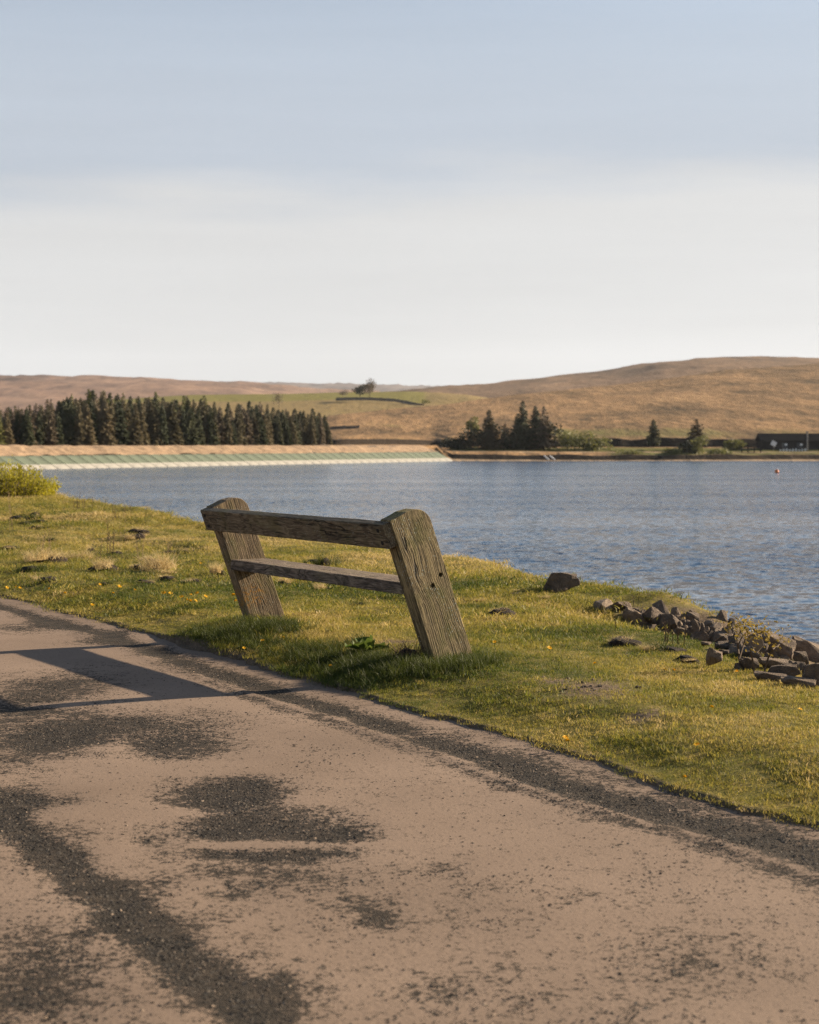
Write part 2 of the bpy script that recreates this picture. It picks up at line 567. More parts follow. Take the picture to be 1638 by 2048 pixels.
M['dry_stalk'] = simple_mat('dry_stalk', (0.28, 0.19, 0.11), 0.85, 0.35, 14)
M['dock'] = foliage_mat('dock_leaf', [(0.3, (0.045, 0.085, 0.014)), (0.7, (0.130, 0.160, 0.030))], 0.4)
M['petal'] = simple_mat('dandelion_yellow', (0.72, 0.45, 0.015), 0.6, 0.1, 40)
M['green_stem'] = simple_mat('green_stem', (0.10, 0.13, 0.03), 0.7, 0.2, 20)
M['willow_leaf'] = foliage_mat('willow_leaf', [(0.2, (0.17, 0.165, 0.014)), (0.5, (0.34, 0.30, 0.020)), (0.8, (0.48, 0.42, 0.04))], 0.45)
M['young_leaf'] = foliage_mat('young_leaf', [(0.2, (0.13, 0.095, 0.02)), (0.5, (0.25, 0.175, 0.032)), (0.8, (0.34, 0.25, 0.06))], 0.4)
M['twig'] = simple_mat('twig_bark', (0.10, 0.068, 0.042), 0.85, 0.3, 20)
M['bark'] = simple_mat('conifer_bark', (0.10, 0.075, 0.055), 0.9, 0.3, 2)
M['spruce'] = foliage_mat('spruce_needles', [(0.05, (0.060, 0.056, 0.028)), (0.35, (0.098, 0.083, 0.040)), (0.6, (0.135, 0.106, 0.054)), (0.9, (0.175, 0.130, 0.072))], 0.15, None, 0.7, True)
M['spruce_dark'] = foliage_mat('spruce_needles_dark', [(0.1, (0.026, 0.033, 0.014)), (0.5, (0.050, 0.058, 0.024)), (0.9, (0.095, 0.082, 0.038))], 0.15, None, 0.7, True)
M['larch'] = foliage_mat('larch_needles', [(0.1, (0.075, 0.080, 0.022)), (0.5, (0.125, 0.125, 0.036)), (0.9, (0.18, 0.17, 0.055))], 0.25, None, 0.7, True)
M['brown_spruce'] = foliage_mat('brown_spruce', [(0.1, (0.085, 0.064, 0.038)), (0.5, (0.125, 0.093, 0.056)), (0.9, (0.17, 0.128, 0.078))], 0.15, None, 0.7, True)
M['pale_leaf'] = foliage_mat('pale_leaf', [(0.2, (0.085, 0.095, 0.025)), (0.5, (0.150, 0.150, 0.045)), (0.8, (0.22, 0.20, 0.07))], 0.35)
M['dark_leaf'] = foliage_mat('dark_leaf', [(0.2, (0.016, 0.022, 0.010)), (0.5, (0.030, 0.036, 0.016)), (0.8, (0.055, 0.055, 0.024))], 0.2)
M['bare_twigs'] = foliage_mat('bare_twigs', [(0.2, (0.10, 0.075, 0.05)), (0.5, (0.15, 0.115, 0.075)), (0.8, (0.19, 0.16, 0.10))], 0.2)
M['panel_green'] = simple_mat('weedy_concrete', (0.108, 0.128, 0.086), 0.85, 0.30, 0.5)
M['panel_pale'] = simple_mat('bare_concrete', (0.32, 0.30, 0.255), 0.85, 0.22, 0.7)
M['bitumen'] = simple_mat('joint_bitumen', (0.035, 0.035, 0.032), 0.9, 0.2, 1)
M['dry_bank'] = simple_mat('dry_bank_grass', (0.27, 0.18, 0.105), 0.95, 0.45, 0.7, 0.5, 0.3)
M['slate'] = simple_mat('dark_roof', (0.016, 0.016, 0.017), 0.9, 0.2, 2, spec=0.0)
M['dark_board'] = simple_mat('dark_board', (0.026, 0.024, 0.024), 0.9, 0.25, 2, spec=0.0)
M['white'] = simple_mat('white_paint', (0.70, 0.70, 0.68), 0.6, 0.06, 3)
M['grey_post'] = simple_mat('grey_post', (0.22, 0.21, 0.20), 0.7, 0.15, 3)
M['glass'] = simple_mat('window_glass', (0.03, 0.035, 0.04), 0.15, 0.1, 3, spec=0.6)
M['orange'] = simple_mat('orange_buoy', (0.78, 0.20, 0.045), 0.45, 0.06, 3)
M['wall_stone'] = simple_mat('field_wall_stone', (0.12, 0.105, 0.085), 0.9, 0.35, 0.8, 0.6, 0.2)

# ------------------------------------------------------------------ mapping photo pixel + distance -> place
def at(px, py, d):
    return Vector(((px - CX) / F * d, d, HC - (py - HY) / F * d))


# ------------------------------------------------------------------ near ground
EDGE = np.array([(11.5, -14), (8.0, -8), (5.4, -2.6), (3.25, 2.4), (1.42, 5.92), (-0.266, 9.157), (-1.59, 11.57), (-3.65, 15.2),
                 (-8.2, 22.6), (-15, 32.5), (-26, 46), (-44, 64), (-66, 82)], float)
CREST = np.array([(26, -12), (14, -4), (7.5, 3), (4.6, 7.5), (3.35, 10.0), (2.85, 11.4), (2.5, 12.3), (1.95, 13.2), (1.45, 14.3), (0.88, 16.2), (0.36, 17.6),
                  (-0.75, 21.0), (-3.1, 25.8), (-7.8, 37.7), (-11.5, 47), (-20, 60), (-36, 78), (-60, 98)], float)


def resample(pl, step=0.25):
    """smooth polyline (Catmull-Rom) sampled densely"""
    P = np.vstack([2 * pl[0] - pl[1], pl, 2 * pl[-1] - pl[-2]])
    out = []
    for i in range(1, len(P) - 2):
        p0, p1, p2, p3 = P[i - 1], P[i], P[i + 1], P[i + 2]
        n = max(2, int(np.linalg.norm(p2 - p1) / step))
        t = np.linspace(0, 1, n, endpoint=False)[:, None]
        out.append(0.5 * ((2 * p1) + (-p0 + p2) * t + (2 * p0 - 5 * p1 + 4 * p2 - p3) * t ** 2 + (-p0 + 3 * p1 - 3 * p2 + p3) * t ** 3))
    out.append(pl[-1][None])
    return np.vstack(out)


EDGE_D = resample(EDGE, 0.2)
CREST_D = resample(CREST, 0.3)


def signed_dist(pl, X, Y):
    """distance to polyline, positive to the right of its direction of travel (away from camera)"""
    X = np.asarray(X, float); Y = np.asarray(Y, float)
    sh = X.shape
    q = np.stack([X.ravel(), Y.ravel()], -1)
    best = np.full(len(q), 1e9); sg = np.zeros(len(q))
    A = pl[:-1]; B = pl[1:]; D = B - A; LL = (D ** 2).sum(1)
    for c0 in range(0, len(q), 20000):
        qq = q[c0:c0 + 20000]
        # coarse: nearest vertex
        bd = np.full(len(qq), 1e9); bi = np.zeros(len(qq), int)
        for k in range(0, len(pl), 64):
            d2 = ((qq[:, None, :] - pl[None, k:k + 64]) ** 2).sum(-1)
            j = d2.argmin(1); v = d2[np.arange(len(qq)), j]
            m = v < bd; bd[m] = v[m]; bi[m] = j[m] + k
        res = np.full(len(qq), 1e9); rs = np.zeros(len(qq))
        for off in (-1, 0):
            i = np.clip(bi + off, 0, len(A) - 1)
            a = A[i]; d = D[i]
            t = np.clip(((qq - a) * d).sum(1) / LL[i], 0, 1)
            e = qq - a - d * t[:, None]
            dd = np.sqrt((e ** 2).sum(1))
            cr = d[:, 0] * e[:, 1] - d[:, 1] * e[:, 0]
            m = dd < res
            res[m] = dd[m]; rs[m] = -np.sign(cr[m])
        best[c0:c0 + 20000] = res; sg[c0:c0 + 20000] = rs
    return (best * sg).reshape(sh)


def edge_s(X, Y):
    s = signed_dist(EDGE_D, X, Y)
    return s + 0.10 * fbm(X * 1.1, Y * 1.1, 3, 3) + 0.06 * fbm(X * 7, Y * 7, 5, 3)


BENCH_A = Vector((0.1395, 9.715, 0.0))
BENCH_ROT = R(31.2)
BV = Vector((math.cos(BENCH_ROT), math.sin(BENCH_ROT), 0))      # towards the lake
BU = Vector((-math.sin(BENCH_ROT), math.cos(BENCH_ROT), 0))     # along the bench, away
BLEN = 2.37


def crest_t(X, Y):
    return signed_dist(CREST_D, X, Y) + 0.25 * fbm(X * 0.6, Y * 0.6, 21, 3) 


def ground_z(X, Y, full=False):
    X = np.asarray(X, float); Y = np.asarray(Y, float)
    s = edge_s(X, Y)
    t = crest_t(X, Y)
    z = -0.035 + 0.050 * sstep(-0.015, 0.02, s) + 0.100 * sstep(0.0, 0.75, s)
    rough = sstep(0.9, 3.0, s)
    left = sstep(1.0, -2.5, X + 0.12 * (Y - 12))
    z = z + (0.014 + 0.085 * rough * (0.40 + left)) * fbm(X * 1.9, Y * 1.9, 31, 4) * sstep(0.05, 0.4, s)
    z = z + 0.10 * rough * fbm(X * 0.35, Y * 0.35, 41, 2)
    # turf mounds round the feet of the bench
    for (u, v, r, h) in ((0.02, -0.32, 0.30, 0.03), (-0.05, 0.12, 0.3, -0.01), (1.2, -0.42, 0.4, 0.02), (2.36, -0.30, 0.4, 0.045), (1.8, -0.35, 0.45, 0.03)):
        p = BENCH_A + BU * u + BV * v
        z = z + h * np.exp(-((X - p.x) ** 2 + (Y - p.y) ** 2) / (r * r))
    # shelf towards the stones, then the bank down to the water
    shelf = sstep(13.8, 12.0, Y) * sstep(3.0, 9.0, Y)
    z = z - 0.42 * shelf * sstep(-1.30, 0.1, t)
    tt = np.maximum(t - 0.05, 0)
    z = z - 0.52 * (np.sqrt(tt * tt + 0.06) - math.sqrt(0.06)) 
    z = np.maximum(z, -4.6)
    return (z, s, t) if full else z


def gz(x, y):
    return float(ground_z(np.array([x]), np.array([y]))[0])


def hit(px, py, d0=4.0, d1=60.0):
    """where the line of sight through a photo pixel meets the ground"""
    d = np.linspace(d0, d1, 2400)
    X = (px - CX) / F * d
    Zr = HC - (py - HY) / F * d
    g = ground_z(X, d)
    below = np.nonzero(Zr <= g)[0]
    i = below[0] if len(below) else int(np.argmin(Zr - g))
    return Vector((float(X[i]), float(d[i]), float(g[i])))


# curvilinear grid following the path edge
arc = np.concatenate([[0], np.cumsum(np.linalg.norm(np.diff(EDGE_D, axis=0), axis=1))])
def edge_at(tv):
    x = np.interp(tv, arc, EDGE_D[:, 0]); y = np.interp(tv, arc, EDGE_D[:, 1])
    e = 0.4
    dx = np.interp(tv + e, arc, EDGE_D[:, 0]) - np.interp(tv - e, arc, EDGE_D[:, 0])
    dy = np.interp(tv + e, arc, EDGE_D[:, 1]) - np.interp(tv - e, arc, EDGE_D[:, 1])
    l = np.hypot(dx, dy)
    return np.stack([x, y], -1), np.stack([dy / l, -dx / l], -1)


def t_axis(dense):
    tv = [0.0]
    while tv[-1] < arc[-1]:
        y = np.interp(tv[-1], arc, EDGE_D[:, 1])
        st = 0.6 if y < 2.5 else dense * max(1.0, max(y, 6) / 9.0) ** 1.3
        tv.append(tv[-1] + min(st, 0.9))
    tv[-1] = arc[-1]
    return np.array(tv)


tv = t_axis(0.045)
sv = np.concatenate([np.linspace(-0.45, 0.35, 40), 0.35 + np.cumsum(0.03 * 1.013 ** np.arange(150))])
sv = np.concatenate([sv, sv[-1] + np.cumsum(np.linspace(0.25, 1.8, 26))])
E, Nn = edge_at(tv)
PX = E[:, None, 0] + sv[None, :] * Nn[:, None, 0]
PY = E[:, None, 1] + sv[None, :] * Nn[:, None, 1]
Z, S_, T_ = ground_z(PX, PY, True)
gm = grid_mesh('grass_bank', np.stack([PX, PY, Z], -1))
BARE = [(1190, 1378, 0.30, 0.16), (800, 1284, 0.22, 0.06), (1290, 1432, 0.16, 0.06), (1110, 1362, 0.14, 0.06), (540, 1262, 0.10, 0.05)]
BAREW = []
for bx, by, ra, rb in BARE:
    if ra > 0:
        p = hit(bx, by)
        BAREW.append((p.x, p.y, ra, rb * 3))


def bare_amount(X, Y):
    b = np.zeros_like(np.asarray(X, float))
    for x, y, ra, rb in BAREW:
        b = np.maximum(b, np.exp(-(((X - x) / ra) ** 2 + ((Y - y) / rb) ** 2)))
    return b


soil = np.clip(sstep(0.12, -0.02, S_) * 0.8 + bare_amount(PX, PY) * 0.7 + sstep(0.2, 1.2, T_) * 0.9 +
               0.8 * sstep(14.0, 12.8, PY) * sstep(-0.8, -0.3, T_), 0, 1)
add_attr(gm, 'soil', soil)
ground = link_mesh('grass_bank', gm, M['soil'])
tag(ground, 'grassy bank between the path and the water', kind='structure')

# path sheet
tv2 = t_axis(0.05)
sv2 = np.concatenate([np.array([-9, -7, -5.5, -4.6]), np.linspace(-4.2, 0.4, 110)])
E, Nn = edge_at(tv2)
QX = E[:, None, 0] + sv2[None, :] * Nn[:, None, 0]
QY = E[:, None, 1] + sv2[None, :] * Nn[:, None, 1]
s2 = np.broadcast_to(sv2[None, :], QX.shape)
wear = np.full(QX.shape, 0.075)
# dark worn strip along the turf edge, with a thin silt ridge beside it
wob = 0.10 * fbm(QX * 0.9, QY * 0.9, 61, 3)
wear += 0.90 * np.exp(-((s2 + 0.31 + wob) / 0.14) ** 2) * np.clip(1.0 + .45 * fbm(QX * 4, QY * 4, 447, 3), .7, 1.3)
wear += 0.30 * np.exp(-((s2 + 0.52 + wob) / 0.08) ** 2) * sstep(11.5, 9.0, QY)
wear -= 0.35 * np.exp(-((s2 + 0.44 + wob) / 0.025) ** 2) * sstep(11, 8.5, QY)
wear += 0.40 * np.exp(-((s2 + 0.10) / 0.12) ** 2) * sstep(8.8, 7.0, QY)
wear += 0.85 * np.exp(-((s2 + 2.46 + wob * .4) / 0.085) ** 2)          # dark seam on the left
# patches where the silt has been washed off the chips: (x, y, half width, half depth, amount) in metres on the path
STAINS = [(70, 1385, 140, 50, .75), (200, 1465, 230, 40, .75), (40, 1515, 95, 38, .62), (360, 1497, 90, 26, .6), (440, 1575, 130, 36, .78), (510, 1635, 165, 40, .78), (680, 1668, 75, 26, .62),
          (540, 1705, 180, 16, .72), (600, 1746, 115, 30, .52), (300, 1678, 34, 13, .6), (130, 1706, 50, 16, .5), (105, 1608, 70, 20, .5), (10, 1612, 55, 44, .7), (150, 1650, 90, 30, .3),
          (290, 1775, 70, 34, .36), (370, 1860, 120, 44, .26), (430, 1945, 110, 60, .20), (300, 1622, 150, 13, -.6), (570, 1686, 170, 9, -.7), (380, 1535, 110, 13, -.5), (200, 1498, 55, 10, -.35), (200, 1628, 90, 24, -.3), (620, 1600, 60, 10, -.3), (250, 1560, 60, 20, -.3), (120, 1408, 60, 6, -.35), (240, 1850, 60, 20, .2), (560, 1990, 70, 60, .38), (100, 1930, 150, 70, .36), (60, 2020, 160, 50, .42), (50, 1790, 90, 50, .2),
          (720, 1805, 60, 16, .42), (755, 1845, 45, 22, .4), (860, 1975, 60, 22, .34), (1130, 1790, 60, 16, .3), (890, 1735, 50, 14, .25), (480, 1785, 70, 18, .35), (430, 1740, 60, 14, .3),
          (60, 1255, 80, 12, .55), (240, 1265, 26, 9, .5), (200, 1283, 60, 6, .5), (250, 1330, 22, 4, .45), (1500, 1900, 200, 60, .12), (1250, 1960, 250, 60, .14), (1000, 1800, 300, 50, .06)]
brk = fbm(QX * 3.2, QY * 2.4, 441, 4)
for cx_, cy_, rx_, ry_, am in STAINS:
    d = F * HC / (cy_ - HY)
    x0 = (cx_ - CX) / F * d
    hw = rx_ / F * d
    hd = ry_ * d * d / (F * HC)
    wx = QX - x0 + 0.25 * hd * 0.3 * fbm(QX * 2, QY * 2, 71, 3)
    wy = QY - d + hd * 0.6 * fbm(QX * 1.7, QY * 1.7, 81, 3)
    r2 = (wx / hw) ** 2 + (wy / hd) ** 2
    wear += am * (.95 if am > 0 else 1.0) * np.exp(-(r2 ** 1.3) * 0.8) * np.clip(1.0 + .6 * brk, .5, 1.3)
wear += 0.13 * sstep(7.0, 4.6, QY) + .06 * sstep(-2.5, -3.2, s2)
wear = np.clip(wear, 0, 1.05)
zp = 0.006 * fbm(QX * 1.3, QY * 1.3, 91, 3) - 0.008 * np.clip(wear, 0, 1) + 0.006 * np.exp(-((s2 + 0.44 + wob) / 0.05) ** 2)
zp = zp + 0.03 * np.exp(-((s2 + 2.6) / 0.3) ** 2) * 0.3
pm = grid_mesh('path', np.stack([QX, QY, zp], -1))
add_attr(pm, 'wear', wear)
path = link_mesh('path', pm, M['path'])
tag(path, 'asphalt path dusted with tan silt', kind='structure')

# loose grit on the worn parts
def grit_mesh(seed):
    r = random.Random(seed)
    bm = bmesh.new()
    for _ in range(9):
        v = Vector((r.gauss(0, 1), r.gauss(0, 1), r.gauss(0, 1))).normalized()
        bm.verts.new((v.x, v.y * .85, v.z * .6))
    bmesh.ops.convex_hull(bm, input=list(bm.verts))
    me = bpy.data.meshes.new('grit'); bm.to_mesh(me); bm.free()
    me.materials.append(M['grit'])
    return me


M['grit'] = foliage_mat('grit_stone', [(0.0, (0.020, 0.018, 0.016)), (0.5, (0.060, 0.052, 0.043)), (0.8, (0.15, 0.118, 0.088)), (1.0, (0.30, 0.22, 0.155))], 0.0, 'tint', 0.85)


# land on the far side of the path and behind the camera
lv = np.array([-80, -40, -20, -12, -8.6])
E, Nn = edge_at(tv2[::4])
LX = E[:, None, 0] + lv[None, :] * Nn[:, None, 0]
LY = E[:, None, 1] + lv[None, :] * Nn[:, None, 1]
lm = grid_mesh('verge', np.stack([LX, LY, np.full(LX.shape, -0.03)], -1))
add_attr(lm, 'soil', np.full(LX.shape, 0.2))
tag(link_mesh('verge', lm, M['soil']), 'grass verge beyond the path', kind='structure')

# ------------------------------------------------------------------ water
WZ = -3.0
wv_r = np.concatenate([np.linspace(-60, 60, 25), np.linspace(70, 700, 40)])
wx = np.concatenate([np.linspace(-900, -120, 12), np.linspace(-100, 100, 30), np.linspace(120, 900, 12)])
WX, WY = np.meshgrid(wx, wv_r, indexing='ij')
wm = grid_mesh('water', np.stack([WX, WY, np.full(WX.shape, WZ)], -1))
tag(link_mesh('water', wm, M['water']), 'rippled blue reservoir water', kind='structure')

# ------------------------------------------------------------------ far land
DAM0 = np.array([-66.9, 280.0]); DAM1 = np.array([8.1, 418.0])
ddir = (DAM1 - DAM0) / np.linalg.norm(DAM1 - DAM0)
dnor = np.array([ddir[1], -ddir[0]])            # towards the lake
DLEN = float(np.linalg.norm(DAM1 - DAM0))


def dam_r(px, back=9.0):
    """distance of the dam's crest line along a photo column"""
    k = (px - CX) / F
    o = DAM0 - dnor * back
    t = (k * o[1] - o[0]) / (ddir[0] - k * ddir[1])
    return o[1] + ddir[1] * t


def terrain(name, cols, mat, label, nx=220, nr=110, amp=0.6, seed=0, attrs=None, power=1.0, kind='structure'):
    """cols: {px: [(distance, photo row), ...]} with equally many knots per column"""
    pxs = sorted(cols)
    K = np.array([cols[p] for p in pxs], float)
    X = np.linspace(pxs[0], pxs[-1], nx)
    kk = np.empty((nx, K.shape[1], 2))
    for j in range(K.shape[1]):
        for c in range(2):
            kk[:, j, c] = np.interp(X, pxs, K[:, j, c])
    u = np.linspace(0, K.shape[1] - 1, nr)
    P = np.empty((nx, nr, 3)); YY = np.empty((nx, nr))
    for i in range(nx):
        r = np.interp(u, np.arange(K.shape[1]), kk[i, :, 0])
        zk = HC - (kk[i, :, 1] - HY) / F * kk[i, :, 0]
        z = np.interp(u, np.arange(K.shape[1]), zk)
        P[i, :, 0] = (X[i] - CX) / F * r
        P[i, :, 1] = r
        P[i, :, 2] = z
        YY[i] = HY + (HC - z) / r * F
    r = P[:, :, 1]
    P[:, :, 2] += amp * (r / 600.0) * (1.6 * fbm(P[:, :, 0] / 60, P[:, :, 1] / 90, seed, 4) + 0.5 * fbm(P[:, :, 0] / 9, P[:, :, 1] / 9, seed + 5, 3)) * sstep(0, 0.06, u / u[-1])
    me = grid_mesh(name, P)
    if attrs:
        for an, fn in attrs:
            add_attr(me, an, fn(np.broadcast_to(X[:, None], YY.shape), YY, r))
    o = link_mesh(name, me, mat)
    tag(o, label, kind=kind)
    return o


MOOR = [(0.385, (0.070, 0.050, 0.028)), (0.46, (0.160, 0.102, 0.052)), (0.53, (0.252, 0.154, 0.076)), (0.62, (0.36, 0.224, 0.110))]
M['moor'] = moor_mat('moor_grass', MOOR, attr=[('green', (0.120, 0.115, 0.036)), ('peat', (0.030, 0.022, 0.016)), ('sand', (0.30, 0.22, 0.14))])
M['moor_far'] = moor_mat('moor_grass_far', [(0.38, (0.085, 0.060, 0.042)), (0.46, (0.160, 0.106, 0.066)), (0.54, (0.215, 0.140, 0.086)), (0.63, (0.29, 0.19, 0.115))], 0.002, 0.012, 0.06)
M['moor_left'] = moor_mat('heather_moor', [(0.38, (0.080, 0.056, 0.046)), (0.47, (0.180, 0.120, 0.090)), (0.54, (0.25, 0.163, 0.115)), (0.63, (0.32, 0.215, 0.15))], 0.0015, 0.006, 0.03)
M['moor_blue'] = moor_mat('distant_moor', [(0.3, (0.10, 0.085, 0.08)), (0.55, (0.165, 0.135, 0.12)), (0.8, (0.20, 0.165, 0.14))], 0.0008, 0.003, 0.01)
M['field'] = moor_mat('pasture', [(0.25, (0.140, 0.110, 0.045)), (0.5, (0.205, 0.150, 0.065)), (0.75, (0.28, 0.19, 0.085))], 0.004, 0.02, 0.1,
                      attr=[('green', (0.165, 0.145, 0.042))])

hillA = {}
for px in (-2600, -1200, -400, 0, 300, 600):
    r0 = max(120.0, dam_r(max(px, -400)))
    ry = {-2600: 850, -1200: 870, -400: 878, 0: 872, 300: 858, 600: 842}[px]
    hillA[px] = [(r0 - 4, 935), (r0, 896), (r0 + 8, 896), (r0 + 16, 895.6), (r0 + 30, 895), (r0 + 45, 894.5), (r0 + 60, 894), (r0 + 75, 893.5), (r0 + 90, 893), (r0 + 110, 892), (r0 + 160, (888 + ry) / 2 + 6), (r0 + 330, ry), (r0 + 420, ry + 25)]
for px, ry, D in ((670, 829, 690), (760, 818, 730), (882, 807.5, 782)):
    r0 = dam_r(px)
    hillA[px] = [(r0 - 4, 935), (r0, 896), (r0 + 6, 894), (r0 + 12, 893.4), (r0 + 22, 893), (r0 + 32, 892.6), (r0 + 42, 892.3), (r0 + 50, 892), (r0 + 51.5, 882), (r0 + 62, 878), (530, 866), (D, ry), (D + 150, ry + 25)]
for px, ry, D in ((893, 806, 790), (1000, 794, 830), (1250, 768, 920), (1450, 741, 980), (1638, 725, 1020), (1900, 712, 1050), (2400, 700, 1050), (4200, 700, 900)):
    hillA[px] = [(417, 928), (423.5, 921.8), (427, 918.5), (429, 908.5), (435, 906), (441, 904.2), (447, 902.5), (455, 897), (462, 893.5), (463.8, 874 if px > 1100 else 882), (480, 869.5 if px > 1100 else 876), (D, ry), (D + 160, ry + 25)]


_hA = hillA
hillA = {}
_px = sorted(_hA)
for px in list(_px) + [p for p in range(900, 2400, 12) if p not in _hA]:
    k = np.array([[np.interp(px, _px, [_hA[q][j][c] for q in _px]) for c in range(2)] for j in range(len(_hA[_px[0]]))])
    if px > 893:
        w = lambda sc, sd: float(fbm(np.array([px / sc]), np.array([3.7]), sd, 3)[0])
        k[2, 1] += 1.5 * w(40, 401); k[3, 1] += 4.0 * w(60, 402) + 1.5; k[4, 1] += 2.5 * w(50, 403); k[4, 0] += 6 * w(30, 404)
        k[6, 1] += 1.6 * w(90, 408); k[8, 1] += 2.0 * w(50, 405); k[9, 1] += 7.0 * w(55, 406) + 2; k[9, 0] += 5 * abs(w(20, 407)); k[10, 1] = min(k[10, 1], k[9, 1] - 1.5)
    hillA[px] = [tuple(q) for q in k]


def a_green(px, y, r):
    g = 0.75 * sstep(440, 446, r) * sstep(462, 455, r) * sstep(880, 900, px) + 0.38 * sstep(463, 470, r) * sstep(540, 475, r)
    g = g + 0.35 * np.exp(-((px - 780) / 130.0) ** 2 - ((y - 850) / 12.0) ** 2) + 0.3 * np.exp(-((px - 1230) / 300.0) ** 2 - ((y - 862) / 10.0) ** 2)
    g = g + 0.6 * sstep(428, 431, r) * sstep(441, 437, r) * sstep(1180, 1230, px)
    return np.where(px > 640, g, 0.2)


def a_peat(px, y, r):
    p = sstep(423, 427, r) * sstep(431, 429, r) * sstep(880, 900, px) * np.where(px > 1200, 0.6, 1.0)
    p = p + sstep(460, 462.5, r) * sstep(468, 464, r) * sstep(880, 900, px)
    q = np.where(px < 880, 1.0 * (y > 880.5) * (y < 891.8) * (px > 640), 0)
    return np.clip(p + q, 0, 1)


def a_sand(px, y, r):
    return sstep(421, 423, r) * sstep(427, 424.5, r) * sstep(880, 900, px) * 0.9 + 0.75 * sstep(436.5, 438.5, r) * sstep(442, 440, r) * sstep(880, 900, px)


terrain('moor_hill', hillA, M['moor'], 'tan moorland slope rising behind the far shore', 420, 260, 0.45, 101,
        [('green', a_green), ('peat', a_peat), ('sand', a_sand)])
hillB = {}
for px, ry in ((480, 800), (700, 788), (870, 772.5), (960, 768), (1050, 757), (1220, 741), (1320, 722), (1400, 713.5), (1500, 713.5), (1638, 716), (1900, 722), (2600, 730), (5200, 740)):
    hillB[px] = [(1000, 858), (1150, (858 + ry) / 2 + 4), (1500, ry + 14), (1900, ry), (2300, ry + 22)]
terrain('moor_ridge', hillB, M['moor_far'], 'brown moorland ridge behind the nearer slope', 260, 90, 0.7, 131)
hillC = {}
for px, ry in ((120, 806), (260, 797), (380, 790), (560, 788), (660, 785.5), (740, 784), (810, 783), (880, 785), (940, 790), (1010, 800)):
    hillC[px] = [(720, 858), (820, 838), (900, 822), (960, 811), (1010, 803 + (0 if px < 780 else (px - 780) * 0.05)), (1060, max(ry + 8, 797)), (1200, ry), (1320, ry + 20)]


def c_green(px, y, r):
    w = np.interp(px, [300, 560, 690, 740, 800, 850, 900], [803, 801, 797, 796, 801, 806, 812])
    return sstep(2.5, -1.0, y - w) * sstep(880, 800, px) + 0.3


terrain('pasture_knoll', hillC, M['field'], 'low knoll with a bright green pasture on top', 220, 120, 0.2, 151, [('green', c_green)])
hillD = {}
for px, ry in ((-5200, 730), (-2500, 735), (-600, 745), (-200, 750), (0, 752), (200, 755.5), (400, 761), (480, 766), (540, 772), (640, 779), (760, 786)):
    hillD[px] = [(1150, 900), (1700, (845 + ry) / 2 + 12), (2300, ry + 16), (2700, ry + 9), (3200, ry), (3700, ry + 15)]
terrain('heather_moor', hillD, M['moor_left'], 'pinkish brown heather moor on the horizon above the plantation', 300, 120, 1.1, 171)
hillE = {}
for px, ry in ((200, 764), (480, 764), (540, 765.5), (642, 768), (745, 768.7), (881, 774), (960, 779), (1100, 786)):
    hillE[px] = [(4200, 815), (5200, ry + 12), (6500, ry), (7400, ry + 12)]
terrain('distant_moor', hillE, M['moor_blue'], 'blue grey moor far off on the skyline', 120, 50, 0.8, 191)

# ------------------------------------------------------------------ dam
def box_bm(bm, x0, x1, y0, y1, z0, z1, mi=0):
    v = [bm.verts.new(p) for p in ((x0, y0, z0), (x1, y0, z0), (x1, y1, z0), (x0, y1, z0), (x0, y0, z1), (x1, y0, z1), (x1, y1, z1), (x0, y1, z1))]
    for f in ((0, 3, 2, 1), (4, 5, 6, 7), (0, 1, 5, 4), (1, 2, 6, 5), (2, 3, 7, 6), (3, 0, 4, 7)):
        fc = bm.faces.new([v[i] for i in f]); fc.material_index = mi
    return v


dam = empty('dam', (DAM0[0], DAM0[1], WZ), math.atan2(ddir[1], ddir[0]))
tag(dam, 'long dam faced with green and white concrete panels across the reservoir', 'dam')
# local x runs along the dam away from the camera, local +y is the land side, z up
X0, X1 = -80.0, DLEN + 6.5
prof = [(-2.2, -1.2), (4.35, 2.05), (4.5, 2.12), (9.0, 3.75), (12.5, 3.72), (26, -1.5)]
bm = bmesh.new()
vs_ = []
for x in (X0, X1):
    vs_.append([bm.verts.new((x, y, z)) for y, z in prof])
for i in range(len(prof) - 1):
    bm.faces.new((vs_[0][i], vs_[1][i], vs_[1][i + 1], vs_[0][i + 1]))
for k in (0, 1):
    bm.faces.new(vs_[k])
bm_obj('core', bm, M['bitumen'], dam)
# crest of dry grass with an uneven top
nx = 420
xs = np.linspace(X0, X1 - 0.2, nx)
ys = np.array([4.4, 5.2, 6.2, 7.3, 8.4, 9.4, 10.6, 12.2])
zs = np.interp(ys, [4.4, 9.0, 12.2], [2.2, 3.9, 3.85])
GX, GY = np.meshgrid(xs, ys, indexing='ij')
GZ = np.broadcast_to(zs[None], GX.shape) + 0.30 * fbm(GX * 0.5, GY * 0.7, 211, 4) + 0.10
GZ = GZ - 0.10 * sstep(0, DLEN, GX)
crest = link_mesh('crest_grass', grid_mesh('crest_grass', np.stack([GX, GY, GZ], -1)), M['dry_bank'], dam)
